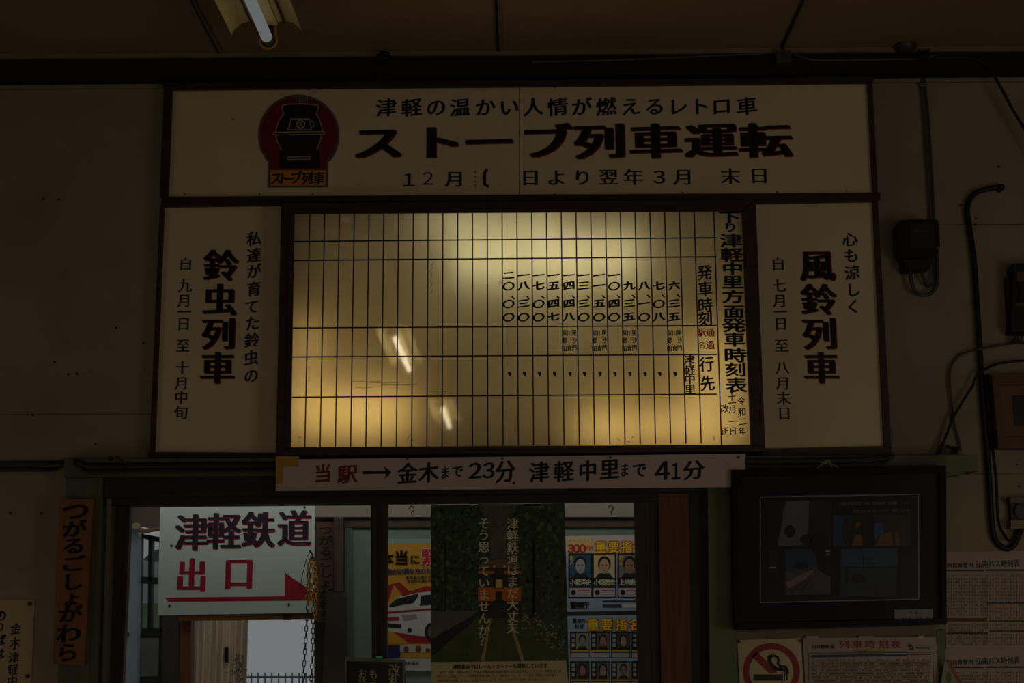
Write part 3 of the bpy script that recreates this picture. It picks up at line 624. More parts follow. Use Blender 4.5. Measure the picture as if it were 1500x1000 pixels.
# ------------------------------------------------------------------ posters on and behind the right pane
fp = thing('forest_train_poster', 'large forest poster with an orange train on grassy rails taped to the door glass', 'poster', W(731, 1000, 0.045))
P = 0.0445
MB().slab([(631, 740), (827, 737), (834, 1012), (632, 1012)], P, 0.0008).build('sheet', M('forest_print', (40, 66, 28), 0.4, 0.5, 16, spec=0.3), fp)
def lay(k): return P + 0.0003 * k
MB().poly([(700, 738), (760, 738), (752, 750), (744, 760), (742, 800), (746, 825), (720, 825), (716, 790), (712, 760), (704, 748)], lay(1)).build('sky_gap', M('misty_gap', (88, 84, 62), 0.5, 0.3, 20), fp)
rs = random.Random(11); mbs = [MB(), MB(), MB(), MB()]
for i in range(900):
    x = rs.uniform(633, 824); y = rs.uniform(742, 905); dx = abs(x - 731)
    if dx < 22 + max(0, (y - 820)) * 0.1: continue
    s = rs.uniform(1.6, 5); a = rs.random() * 6
    mbs[rs.randrange(4)].poly([(min(826, max(632.5, x + s * math.cos(a + q) * rs.uniform(.6, 1))), y + s * math.sin(a + q)) for q in (0, 1.2, 2.4, 3.7, 5)], lay(1 + (i % 5) * 0.2))
for mb, c, nm in zip(mbs, ((16, 34, 12), (74, 104, 38), (26, 46, 26), (50, 76, 30)), ('dark_foliage', 'light_foliage', 'shade_foliage', 'mid_foliage')): mb.build(nm, M(nm, c, 0.5, 0.3, 20), fp)
mb = MB()
for i in range(16):
    x = rs.choice([rs.uniform(634, 692), rs.uniform(775, 822)]); mb.rect(x, rs.uniform(760, 800), x + rs.uniform(1.2, 3), 905, lay(2.5), 0.0002)
mb.build('tree_trunks', M('trunk_print', (50, 48, 34), 0.5), fp)
MB().poly([(632, 969.6), (632, 964), (640, 950), (700, 905), (768, 905), (826, 955), (829, 969)], lay(3)).build('grass', M('track_grass', (62, 78, 24), 0.5, 0.35, 25), fp)
MB().poly([(632, 895), (700, 894), (690, 903), (655, 922), (632, 936)], lay(4)).build('platform', M('platform_grey', (94, 88, 74), 0.5, 0.12, 20), fp)
MB().poly([(632, 936), (655, 922), (694, 902), (694, 910), (662, 936), (632, 962)], lay(4)).build('platform_edge', M('platform_dark', (26, 24, 18), 0.5), fp)
mb = MB().poly([(704, 968.4), (709.5, 968.4), (716, 930), (720, 905), (718, 905), (712, 930)], lay(5)); mb.poly([(763, 968), (768.5, 968), (757, 932), (746, 905), (744, 905), (752, 930)], lay(5)); mb.build('rails', M('rail_print', (170, 140, 96), 0.5), fp)
MB().poly([(700, 905), (702, 826), (716, 820), (731, 817), (746, 820), (761, 826), (764, 905)], lay(5.3)).build('train_front', M('train_dark', (46, 30, 18), 0.5), fp)
mb = MB(); mb.poly([(701, 832), (762, 832), (762, 827), (746, 821), (731, 818), (716, 821), (702, 827)], lay(5.6)); mb.build('train_roof', M('train_roof', (110, 94, 66), 0.5), fp)
mb = MB()
for x0, x1 in ((700.5, 724), (738, 763)): mb.rect(x0, 860, x1, 880, lay(5.6), 0.0002); mb.rect(x0, 836, x1, 840, lay(5.6), 0.0002)
mb.rect(722, 862, 740, 878, lay(5.5), 0.0002); mb.build('train_band', M('train_orange', (206, 104, 26), 0.5), fp)
MB().rect(726, 866, 736, 884, lay(5.8), 0.0002).build('coupler_shade', M('platform_dark', 0), fp)
mb = MB().rect(704, 842, 720, 857, lay(5.6), 0.0002); mb.rect(743, 842, 760, 857, lay(5.6), 0.0002); mb.build('train_windows', M('train_window', (34, 40, 34), 0.4), fp)
MB().rect(726, 848, 736, 861, lay(5.7), 0.0002).build('train_plate', M('train_light', (220, 196, 120), 0.5), fp)
mb = MB(); mb.ell(724, 829, 2, 1.8, lay(5.8), n=10); mb.ell(739, 829, 2, 1.8, lay(5.8), n=10); mb.build('headlights', M('train_light', 0), fp)
mb = MB()
for i in range(90):
    x = rs.uniform(765, 826); y = 900 + (x - 765) * 0.75 + rs.gauss(0, 9)
    if y < 966: mb.ell(x, y, rs.uniform(.8, 2.0), rs.uniform(.8, 1.6), lay(6), n=6)
mb.build('white_flowers', M('flower_print', (150, 150, 120), 0.5), fp)
MB().slab([(632, 969.5), (829, 967.5), (834, 1012), (632, 1012)], lay(6), 0.0008).build('caption_panel', M('caption_cream', (196, 184, 140), 0.5, 0.04, 6), fp)
PT = M('poster_text', (224, 214, 180), 0.5)
col1 = [(c, 751, 767 + i * 16.9) for i, c in enumerate("津軽鉄道はまだ大丈夫")]
col2 = [(c, 709, 766 + i * 17.4) for i, c in enumerate("そう思っていませんか")] + [('？', 710, 938)]
letters('lettering', col1 + col2, PT, fp, lay(7), 18, 17.5, 0.02, 0.004)
letters('lettering', row("津軽鉄道ではレール・オーナーを募集しています", 666, 976.5, 799, 974.5), ink, fp, lay(9), 6.8, 7.5, 0.03, 0.01)
tl = M('fine_print', (70, 62, 44), 0.5)
letters('fine_print', row("金木、中里、五所川原などからは津軽鉄道の線路や駅を守る活動を続けています。津軽鉄道では", 646, 984.5, 820, 982.5) + row("皆さまのご支援により、この鉄道を未来へ残していくためにレール・オーナーを広く募集しております。", 642, 990, 818, 988.5) + row("津軽鉄道の応援をよろしくお願いいたします。詳しくは駅までお問い合わせください。", 642, 996.5, 806, 995), tl, fp, lay(9), 4.2, 4.4, 0.0, 0)
# suction hooks on the pane
for x, y, lb in ((603, 746, 'small clear hook on the door glass left of the forest poster'), (895, 745, 'small clear hook on the door glass right of the forest poster')):
    tag(MB().ptube([(x - 4, y - 1), (x - 1, y - 5), (x + 3, y - 3), (x + 3, y + 1), (x, y + 4), (x + 1, y + 8)], 0.05, 0.0016).build('glass_hook', M('hook_dark', (52, 40, 32), 0.3)), lb, 'hook')
# ambulance poster
ap = thing('ambulance_poster', 'yellow and red ambulance poster behind the glass left of the forest poster', 'poster', W(600, 970, -0.5))
Q = -0.500
def q(k): return Q + 0.0004 * k
MB().slab([(556, 797), (650, 795), (650, 968), (556, 968)], Q, 0.001).build('sheet', M('poster_yellow', (206, 150, 46), 0.5, 0.06, 5), ap)
MB().poly([(556, 860), (585, 852), (600, 866), (625, 858), (650, 862), (650, 942), (556, 942)], q(1)).build('red_field', M('poster_red', (168, 34, 36), 0.5), ap)
MB().poly([(568, 885), (577, 856), (590, 872), (580, 884), (568, 900)], q(2)).build('yellow_flame', M('poster_yellow', 0), ap)
MB().poly([(556, 918), (575, 925), (590, 935), (598, 942), (556, 942)], q(2)).build('yellow_corner', M('poster_yellow', 0), ap)
van = MB().poly([(556, 905), (566, 893), (569, 886), (582, 875), (610, 868), (650, 864), (650, 930), (625, 932), (612, 931), (575, 925), (556, 922)], q(3)).build('ambulance', M('van_white', (206, 200, 196), 0.5, 0.03, 8), ap)
MB().poly([(569, 887), (580, 877), (612, 869), (613, 872), (606, 883), (572, 889)], q(4)).build('windscreen', M('van_glass', (40, 40, 44), 0.4), van)
MB().poly([(617, 872), (650, 868), (650, 884), (615, 887)], q(4)).build('side_window', M('van_glass', 0), van)
MB().poly([(560, 896), (650, 889), (650, 891.5), (560, 899)], q(5)).build('red_stripe', M('poster_red', 0), van)
MB().poly([(568, 904), (585, 903), (585, 908), (569, 909)], q(5)).build('grille_lamp', M('poster_red', 0), van)
mb = MB(); mb.poly([(556, 911), (588, 914), (588, 920), (556, 918)], q(5)); mb.ell(600, 923, 3.5, 3.5, q(5), n=12); mb.ell(631, 925, 9, 13, q(5)); mb.build('dark_trim', M('van_glass', 0), van)
MB().ell(632, 925, 5, 8, q(6)).build('wheel_hub', M('hub_grey', (110, 106, 104), 0.5), van)
MB().poly([(588, 901), (610, 899), (612, 906), (592, 909)], q(5)).build('headlamp', M('lamp_grey', (150, 146, 142), 0.4), van)
letters('lettering', [('本', 567, 818, 20, 20), ('当', 588, 816.5, 21, 22), ('に', 608, 819, 15, 15)], ink, ap, q(7), 20, 20, 0.04, 0.03)
letters('letter_edge', [('緊', 628, 816)], M('van_white', 0), ap, q(6), 23, 27, 0.07, 0.06)
letters('lettering', [('緊', 628, 816)], M('poster_crimson', (196, 20, 44), 0.5), ap, q(7), 23, 27, 0.03, 0.02)
letters('lettering', row("急が必要な方のた", 571, 837, 628, 836), M('poster_blue', (44, 40, 90), 0.5), ap, q(7), 9, 9, 0.04, 0.03)
letters('lettering', row("救急車の適正な", 597, 846, 629, 844) + row("救急車の適正利", 599, 851.5, 630, 849.5), ink, ap, q(7), 5, 5, 0.03, 0.01)
MB().rect(556, 944, 650, 955, q(2), 0.0004).build('icon_strip', M('pale_strip', (190, 184, 176), 0.5), ap)
MB().rect(556, 944, 586, 964, q(3), 0.0004).build('icon_box', M('poster_blue', 0), ap)
mb = MB(); mb.ell(595, 951, 4, 5, q(4), n=10); mb.ell(613, 950, 4.5, 5, q(4), n=12); mb.ell(627, 952, 4, 3, q(4), n=10); mb.build('icons', M('icon_brown', (120, 70, 50), 0.5), ap)
MB().rect(587, 956, 650, 963, q(3), 0.0004).build('yellow_strip', M('poster_yellow', 0), ap)
MB().rect(556, 964, 650, 982, q(1), 0.0004).build('foot_panel', M('pale_strip', 0), ap)
letters('lettering', row("消防協会", 594, 971, 611, 971), ink, ap, q(4), 5, 5, 0.03, 0.01)
# police notices
def wanted(root, x0, x1, y0, skin, hair, bg, d, k):
    h = k; cx = (x0 + x1) / 2; wv = x1 - x0
    MB().rect(x0, y0, x1, y0 + h, d, 0.0003).build('photo', F(*bg), root)
    MB().poly([(cx - wv * .42, y0 + h), (cx - wv * .25, y0 + h * .8), (cx + wv * .25, y0 + h * .8), (cx + wv * .42, y0 + h)], d + .0004).build('shoulders', F(40, 38, 44), root)
    MB().ell(cx, y0 + h * .40, wv * .31, h * .34, d + .0004, n=20).build('hair', F(*hair), root)
    MB().ell(cx, y0 + h * .5, wv * .23, h * .32, d + .0008, n=20).build('face', F(*skin), root)
    mb = MB(); mb.rect(cx - wv * .15, y0 + h * .44, cx - wv * .04, y0 + h * .47, d + .0011, .0002); mb.rect(cx + wv * .04, y0 + h * .44, cx + wv * .15, y0 + h * .47, d + .0011, .0002)
    mb.rect(cx - wv * .07, y0 + h * .66, cx + wv * .07, y0 + h * .69, d + .0011, .0002); mb.build('features', F(70, 44, 38), root)
w1 = thing('upper_wanted_notice', 'pale blue notice with three large portraits behind the glass right of the forest poster', 'poster', W(885, 897, -0.5))
MB().slab([(815, 785), (950, 783), (950, 894), (815, 896)], Q, 0.001).build('sheet', M('notice_blue', (150, 166, 186), 0.5, 0.05, 6), w1)
MB().slab([(815, 785), (950, 783), (950, 812), (815, 813)], q(0.5), 0.0003).build('heading_band', M('pale_pink_band', (206, 180, 170), 0.5), w1)
MB().rect(831, 786, 868, 808, q(1), 0.0003).build('reward_box', M('reward_tan', (224, 184, 120), 0.5), w1)
letters('lettering', [('３', 836.5, 803), ('０', 845, 803), ('０', 853.5, 803)], M('reward_red', (186, 20, 30), 0.5), w1, q(3), 17, 15, 0.04, 0.03)
letters('lettering', row("万円", 860, 803, 866, 803), M('reward_red', 0), w1, q(3), 6, 7, 0.03, 0.01)
letters('lettering', row("捜査特別報奨金", 834, 790.5, 864, 790), M('poster_text', 0), w1, q(3), 4.5, 6, 0.03, 0.01)
YT = M('yellow_letter', (250, 206, 30), 0.5); RT = M('red_letter_rim', (170, 20, 24), 0.5)
it = [(c, x, 801 - (x - 880) * 0.01) for c, x in zip("重要指名", (880, 899, 918, 936))]
letters('letter_edge', it, RT, w1, q(3), 17, 18, 0.10, 0.09); letters('lettering', it, YT, w1, q(4), 17, 18, 0.025, 0.02)
for i, (x0, sk, bg, nm) in enumerate(((834, (170, 160, 160), (50, 84, 110), "小暮洋史"), (869, (196, 150, 120), (214, 184, 140), "小原勝幸"), (906, (160, 112, 90), (120, 110, 108), "上地恵栄"))):
    MB().rect(x0 - 1.5, 810, x0 + 34, 875, q(1), 0.0003).build('card', F(30, 28, 34), w1)
    wanted(w1, x0 + 1, x0 + 31.5, 812, sk, (24, 20, 20), bg, q(2), 34)
    letters('lettering', row(nm, x0 + 5, 852.5, x0 + 28, 852.5), M('poster_text', 0), w1, q(3), 8.5, 10, 0.035, 0.01)
    MB().rect(x0 + 0.5, 861, x0 + 32, 873.5, q(2), 0.0003).build('caption_box', F(196, 184, 184), w1)
    MB().ell(x0 + 6, 867.5, 3.8, 4, q(3), n=14).build('mark', F(30, 26, 28), w1)
    mb = MB(); mb.rect(x0 + 12, 864, x0 + 30, 866, q(3), .0002); mb.rect(x0 + 12, 869, x0 + 29, 870.5, q(3), .0002); mb.build('caption_lines', F(150, 70, 76), w1)
    letters('lettering', [('犯', x0 + 3.5, 817), ('人', x0 + 3.5, 824)], YT, w1, q(4), 6, 7, 0.02, 0.01)
letters('lettering', row("警察庁", 840, 886, 858, 886), ink, w1, q(3), 10.5, 11, 0.03, 0.02)
mb = MB().rect(883, 879, 946, 881.5, q(2), .0002); mb.rect(883, 885, 910, 889.5, q(2), .0002); mb.build('contact_lines', F(60, 60, 70), w1)
MB().rect(912, 885, 940, 889.5, q(2), .0002).build('contact_box', F(200, 196, 190), w1)
w2 = thing('lower_wanted_notice', 'pale blue notice with two rows of small portraits behind the glass at the bottom', 'poster', W(885, 1000, -0.5))
MB().slab([(815, 902), (950, 900), (952, 1030), (815, 1030)], Q, 0.001).build('sheet', M('notice_blue', 0), w2)
letters('lettering', row("警察庁", 842, 909, 855, 909) + row("指定", 845, 917, 852, 917), ink, w2, q(3), 6.5, 7, 0.03, 0.01)
it = [(c, x, 915 - (x - 868) * 0.01) for c, x in zip("重要指名", (869, 889, 910, 930))]
letters('letter_edge', it, RT, w2, q(3), 18, 18, 0.10, 0.09); letters('lettering', it, YT, w2, q(4), 18, 18, 0.025, 0.02)
for j, y0 in enumerate((925, 968)):
    for i, x0 in enumerate((836, 866, 896, 926)):
        MB().rect(x0 - 1, y0, x0 + 27.5, y0 + 38, q(1), 0.0003).build('card', F(34, 30, 36), w2)
        wanted(w2, x0 + 8, x0 + 26.5, y0 + 2, ((150, 140, 134), (176, 120, 100), (190, 140, 112), (150, 120, 100))[(i + j) % 4], (22, 18, 18), ((150, 148, 120), (110, 96, 92), (74, 70, 70), (90, 88, 90))[(i + 2 * j) % 4], q(2), 24)
        mb = MB()
        for k in range(3): mb.rect(x0 + 1.5, y0 + 3 + k * 7, x0 + 6, y0 + 8 + k * 7, q(3), .0002)
        mb.build('name_marks', F(170, 164, 160), w2)
        MB().rect(x0, y0 + 26.5, x0 + 26.5, y0 + 29, q(3), .0002).build('yellow_line', F(196, 160, 50), w2)
        MB().rect(x0, y0 + 31, x0 + 26.5, y0 + 37.5, q(3), .0002).build('caption_box', F(180, 172, 172), w2)
# black message display at the bottom of the doors
ds = thing('black_message_display', 'small black display with pale characters and a clear top at the foot of the doors', 'display', W(548, 1000, 0.09))
MB().slab([(506, 968), (592, 970), (594, 1012), (507, 1012)], 0.10, 0.03).build('body', M('display_black', (8, 14, 10), 0.3), ds)
MB().slab([(506, 962), (592, 966), (592, 971), (506, 969)], 0.098, 0.028).build('clear_top', M('clear_acrylic', (120, 122, 110), 0.2, 0.2, 20), ds)
mb = MB().rect(505, 965, 507.5, 1012, 0.103, 0.003); mb.rect(590, 968, 592.5, 1012, 0.103, 0.003); mb.build('edge_strips', M('clear_acrylic', 0), ds)
letters('lettering', [('改', 577.5, 981, 18, 20), ('札', 578, 998, 18, 19), ('も', 547, 987), ('う', 547, 1001), ('お', 531, 986), ('待', 531, 1000)], M('display_text', (176, 164, 120), 0.5), ds, 0.1006, 13, 15, 0.012, 0.006)
mb = MB(); mb.rect(551, 960.5, 560, 963, 0.1005, 0.004); mb.build('green_light', emis('green_led', (0.02, 0.6, 0.12), 0.12), ds)

# ------------------------------------------------------------------ left side boards
nb = thing('wooden_nameboard', 'tall narrow orange-brown wooden nameboard with bold kana on the green left post', 'sign', W(105, 973, 0.08))
MB().slab([(87, 730), (137, 731), (123, 974), (77, 972)], 0.095, 0.02).build('board', M('orange_board', (126, 80, 46), 0.6, 0.2, 5, 0.1, stretch=(6, 6, 1)), nb)
letters('lettering', [(c, x, y, a_, b_) for c, x, y, a_, b_ in zip("つがるごしょがわら", [111, 109, 108, 107, 106, 105, 103, 101, 99], [748, 774, 799, 825, 852, 876, 899, 927, 955], [42, 37, 36, 38, 34, 30, 36, 38, 34], [30, 26, 26, 25, 27, 25, 26, 29, 29])], ink, nb, 0.0955, 33, 31, 0.045, 0.03, 0.05)
pn = thing('platform_notice_paper', 'cream paper notice with pins at the bottom left corner of the view', 'notice', W(20, 1000, 0.01))
MB().slab([(-60, 879), (51, 878), (45, 1012), (-66, 1012)], 0.012, 0.003).build('paper', M('notice_cream', (176, 158, 122), 0.6, 0.06, 5), pn)
letters('lettering', [('金', 23, 920.5), ('木', 22, 941), ('・', 21, 950), ('津', 20, 963), ('軽', 19, 980), ('中', 18, 997)], ink, pn, 0.0125, 16, 17, 0.03, 0.01, 0.08)
letters('lettering', [('の', 1, 901, 18, 18), ('り', 0, 918, 16, 16), ('ば', 0, 937, 18, 18), ('は', -1, 957, 16, 18)], ink, pn, 0.0125, 16, 17, 0.04, 0.02)
mb = MB()
for x, y in ((43, 884), (40, 990)): mb.ell(x, y, 2.8, 2.8, 0.018, 0.006, 14)
mb.build('pins', pin_m, pn)

# ------------------------------------------------------------------ framed photographs
pf = thing('framed_photographs', 'large black picture frame of dusk railway photographs right of the doors', 'picture', W(1230, 922, 0.13))
G = 0.150
for c in ([(1072, 688), (1386, 682), (1380, 692), (1079, 697)], [(1076, 913), (1381, 906), (1387, 914), (1076, 923)], [(1072, 688), (1080, 696), (1083, 915), (1076, 923)], [(1378, 691), (1386, 682), (1387, 914), (1380, 907)]):
    MB().slab(c, G, 0.04).build('frame_rail', M('black_lacquer', (9, 9, 10), 0.45, spec=0.15), pf)
MB().slab([(1076, 692), (1384, 687), (1384, 912), (1080, 919)], G - 0.020, 0.01).build('mat_board', M('charcoal_mat', (34, 35, 36), 0.7, 0.08, 10), pf)
MB().slab([(1113, 727), (1346, 723), (1347, 878), (1113, 883)], G - 0.019, 0.001).build('silver_line', M('silver_line', (150, 150, 138), 0.4), pf)
MB().slab([(1114.5, 728.5), (1344.8, 724.5), (1345.6, 876.6), (1114.5, 881.5)], G - 0.0185, 0.001).build('print', M('print_black', (12, 12, 13), 0.5), pf)
gk = G - 0.0180
def ph(c, col, nm='photo', k=0, var=0.3, sc=14): return MB().slab(c, gk + k * .0004, 0.0003).build(nm, M('ph_%s_%d%d%d' % (nm, *col), col, 0.5, var, sc), pf)
p1 = ph([(1122, 734), (1218, 732), (1218, 799), (1122, 801)], (40, 40, 42))
MB().poly([(1152, 734), (1185, 733), (1184, 775), (1175, 798), (1139, 800), (1143, 760)], gk + .0004).build('snowy_view', M('snow_view', (104, 104, 110), 0.5, 0.2, 12), p1)
mb = MB(); mb.ell(1157, 778, 8, 9, gk + .0008); mb.ell(1181, 790, 9, 7, gk + .0008); mb.ell(1200, 795, 14, 16, gk + .0008); mb.poly([(1122, 801), (1122, 734), (1148, 734), (1146, 765), (1138, 800)], gk + .0006); mb.build('silhouettes', M('sil', (16, 16, 17), 0.5), p1)
p2 = ph([(1220, 755), (1276, 754), (1276, 799), (1220, 800)], (40, 66, 104))
mb = MB(); mb.poly([(1250, 755), (1276, 755), (1276, 799), (1244, 799), (1243, 780)], gk + .0004); mb.ell(1239, 778, 4, 20, gk + .0004); mb.build('dark_train', M('sil_brown', (42, 28, 20), 0.5), p2)
mb = MB(); mb.ell(1256.5, 769, 4, 4, gk + .0008); mb.poly([(1249, 799), (1252, 783), (1262, 783), (1264, 799)], gk + .0008); mb.build('lamp_glow_print', M('amber_print', (122, 86, 50), 0.5, 0.3, 20), p2)
p3 = ph([(1280, 754), (1334, 753), (1334, 799), (1280, 800)], (64, 50, 44))
mb = MB(); mb.poly([(1280, 768), (1292, 764), (1294, 780), (1281, 790)], gk + .0004); mb.build('blue_windows', M('blue_print', (58, 92, 134), 0.5, 0.2, 20), p3)
mb = MB(); mb.poly([(1282, 799), (1290, 784), (1306, 778), (1308, 799)], gk + .0005); mb.poly([(1311, 778), (1316, 777), (1318, 799), (1312, 799)], gk + .0005); mb.build('amber_seats', M('amber_print', 0), p3)
p4 = ph([(1150, 805), (1217, 803), (1217, 870), (1150, 871)], (92, 78, 84))
MB().poly([(1150, 804.5), (1194, 803.5), (1196, 828), (1176, 834), (1150, 838)], gk + .0004).build('dusk_sky', M('dusk_blue', (44, 70, 104), 0.5, 0.15, 14), p4)
mb = MB(); mb.poly([(1194, 803.5), (1217, 803), (1217, 845), (1198, 835)], gk + .0005); mb.poly([(1160, 832), (1168, 822), (1182, 824), (1184, 832)], gk + .0006); mb.build('dark_shapes', M('sil', 0), p4)
MB().poly([(1151, 852), (1190, 834), (1194, 840), (1155, 862)], gk + .0006).build('lit_snow', M('pink_snow', (150, 120, 110), 0.5, 0.2, 25), p4)
mb = MB(); mb.stroke([(1158, 868), (1192, 838)], 1.3, gk + .0008); mb.stroke([(1172, 868), (1194, 840)], 1.3, gk + .0008); mb.build('rail_lines', M('sil_brown', 0), p4)
p5 = ph([(1232, 804), (1315, 803), (1313, 873), (1230, 872)], (52, 66, 84))
MB().poly([(1232, 804), (1315, 803), (1315, 828), (1232, 831)], gk + .0004).build('evening_sky', M('evening_sky', (58, 82, 108), 0.5, 0.15, 14), p5)
mb = MB(); mb.rect(1232, 829.5, 1314, 831, gk + .0006, .0002); mb.ell(1258, 847, 10, 7, gk + .0006); mb.rect(1238, 830, 1243, 852, gk + .0006, .0002)
for x in (1264, 1271): mb.rect(x, 814, x + 1.4, 834, gk + .0006, .0002)
mb.rect(1258, 818, 1278, 819, gk + .0006, .0002); mb.build('wire_poles', M('sil_blue', (30, 38, 48), 0.5), p5)
MB().rect(1126, 806, 1139, 838, gk, .0003).build('photo', F(44, 40, 34), pf)
mb = MB(); mb.rect(1127, 830, 1137, 832, gk + .0005, .0002); mb.rect(1209, 806, 1216, 808, gk + .0012, .0002); mb.rect(1211, 811, 1216, 812.5, gk + .0012, .0002); mb.build('small_lights', F(190, 170, 110), pf)
letters('lettering', row("「五福の終着駅舎」冬夜　津軽鉄道　金木駅　２０１", 1226, 738, 1330, 736), M('print_text', (120, 118, 112), 0.5), pf, gk + .0006, 5.2, 5.6, 0.01, 0)
letters('lettering', row("津軽五所川原フォトクラブ　写真　同好会", 1252, 748.5, 1330, 747), M('print_text', 0), pf, gk + .0006, 4.8, 5, 0.0, 0)
MB().slab([(1310, 892.5), (1366.5, 891.5), (1366.5, 911), (1311, 912.5)], G - 0.014, 0.003).build('name_card', M('card_white', (150, 150, 142), 0.6), pf)
letters('lettering', row("写真", 1334.5, 897, 1342, 897) + row("津軽五所　川原　駅", 1318, 907, 1359, 905.5), ink, pf, G - 0.0135, 4.6, 4.8, 0.01, 0)
MB().add([W(1079, 918, G - 0.006), W(1381, 911, G - 0.006), W(1381, 688, G - 0.006), W(1078, 693, G - 0.006)], [(0, 1, 2, 3)]).build('glass', glass_mat('picture_glass', (0.97, 0.97, 0.97)), pf)
mb = MB()
for a_, b_ in (((1196, 686), (1214, 673)), ((1207, 673), (1228, 685)), ((1214, 672), (1219, 685)), ((1200, 676), (1216, 680))): mb.ptube([a_, b_], 0.135, 0.0011)
mb.build('hanging_string', M('straw_string', (176, 160, 100), 0.6), pf)

# ------------------------------------------------------------------ papers at the bottom right
struct(MB().slab([(1076, 925), (1371, 915), (1374, 1012), (1078, 1012)], 0.020, 0.012).build('trim_15', M('pinboard', (132, 118, 96), 0.7, 0.08, 4)))
ns = thing('no_smoking_sign', 'cream no smoking sign with a red ring below the picture frame', 'sign', W(1130, 1000, 0.03))
MB().slab([(1080, 937), (1173, 934), (1178, 1012), (1084, 1012)], 0.026, 0.004).build('plate', M('sign_cream', (206, 188, 150), 0.5, 0.05, 5), ns)
RD = M('ring_red', (150, 26, 26), 0.5)
mb = MB().ring(1130, 983, 32.5, 41.5, 0.0275); mb.poly([(1101, 961), (1109, 954), (1139, 985), (1127, 986)], 0.0275); mb.build('red_ring', RD, ns)
mb = MB().rect(1104, 987.5, 1147, 996.5, 0.0278, 0.0004); mb.rect(1148.5, 986, 1150, 997, 0.0278, .0004); mb.rect(1152, 985, 1154, 996, 0.0278, .0004)
mb.stroke([(1131, 960), (1127, 962), (1127, 968), (1130, 973), (1133, 976), (1135, 979), (1144, 980), (1151, 981), (1153, 985)], 5.4, 0.0278)
mb.stroke([(1134, 960), (1139, 962), (1141, 967), (1139, 971), (1143, 975), (1151, 976), (1154, 982)], 3.4, 0.0278); mb.build('cigarette', M('sign_black', (22, 24, 28), 0.5), ns)
mb = MB(); mb.ell(1082.5, 939.5, 2.3, 2.3, 0.033, 0.006, 12); mb.ell(1172.5, 938.5, 2.3, 2.3, 0.033, 0.006, 12); mb.build('pins', pin_m, ns)
tt = thing('train_timetable_sheet', 'train timetable sheet with pink heading characters below the picture frame', 'notice', W(1275, 1000, 0.03))
MB().slab([(1176, 934), (1371, 932), (1376, 1012), (1180, 1012)], 0.030, 0.002).build('paper', M('timetable_paper', (164, 146, 130), 0.35, 0.05, 5), tt)
K = 0.0305
letters('lettering', [(c, x, 943.5) for c, x in zip("列車時刻表", (1236.5, 1255.5, 1274.5, 1294, 1312.5))], M('heading_pink', (150, 44, 60), 0.5), tt, K, 16, 12.5, 0.04, 0.02)
letters('lettering', row("田津軽鉄道", 1192, 947, 1219, 946.5), ink, tt, K, 6.5, 6, 0.03, 0.02)
mb = MB(); mb.ring(1331, 943.5, 1.8, 3, K, n=16); mb.ring(1334.5, 948, 1.8, 3.2, K, n=16); mb.build('logo', ink, tt)
mb = MB(); mb.rect(1341, 944.5, 1362, 945.3, K, .0002); mb.rect(1341, 948, 1362, 949.8, K, .0002)
mb.build('sub_heading', F(110, 70, 74), tt)
MB().poly([(1188, 959), (1330, 957), (1330, 960.5), (1188, 963)], K).build('blue_bar', M('bar_blue', (36, 56, 92), 0.5), tt)
MB().rect(1271, 950.5, 1297, 955, K, .0002).build('highlight', F(150, 156, 50), tt)
MB().rect(1251, 951, 1270, 955, K, .0002).build('grey_highlight', F(120, 128, 110), tt)
MB().poly([(1332, 957.5), (1364, 957), (1364, 958.6), (1332, 959.5)], K).build('red_bar', F(130, 50, 44), tt)
mb = MB().stroke([(1185, 1012), (1185, 956.5), (1366.5, 955), (1368, 1012)], 0.9, K)
mb.build('table_border', F(50, 54, 70), tt)
mb = MB()
for i in range(50): mb.rect(1189 + i * 3.5, 967, 1189.6 + i * 3.5, 1012, K, .0002)
for i in range(9): mb.rect(1188, 969 + i * 5, 1364, 969.7 + i * 5, K, .0002)
mb.build('table_lines', F(122, 110, 106), tt)
mb = MB(); rs = random.Random(4)
for i in range(49):
    for j in range(7):
        if rs.random() < 0.7: mb.rect(1190.2 + i * 3.5, 965.5 + j * 5, 1192.2 + i * 3.5, 967.7 + j * 5, K + .0002, .0002)
mb.build('figures', F(96, 84, 82), tt)
mb = MB()
for x, wv in ((1180, 18), (1258, 22), (1345, 8)): mb.rect(x, 931, x + wv, 936, 0.0315, .0004)
mb.build('tape', M('white_tape', (176, 172, 150), 0.15, spec=0.9), tt)
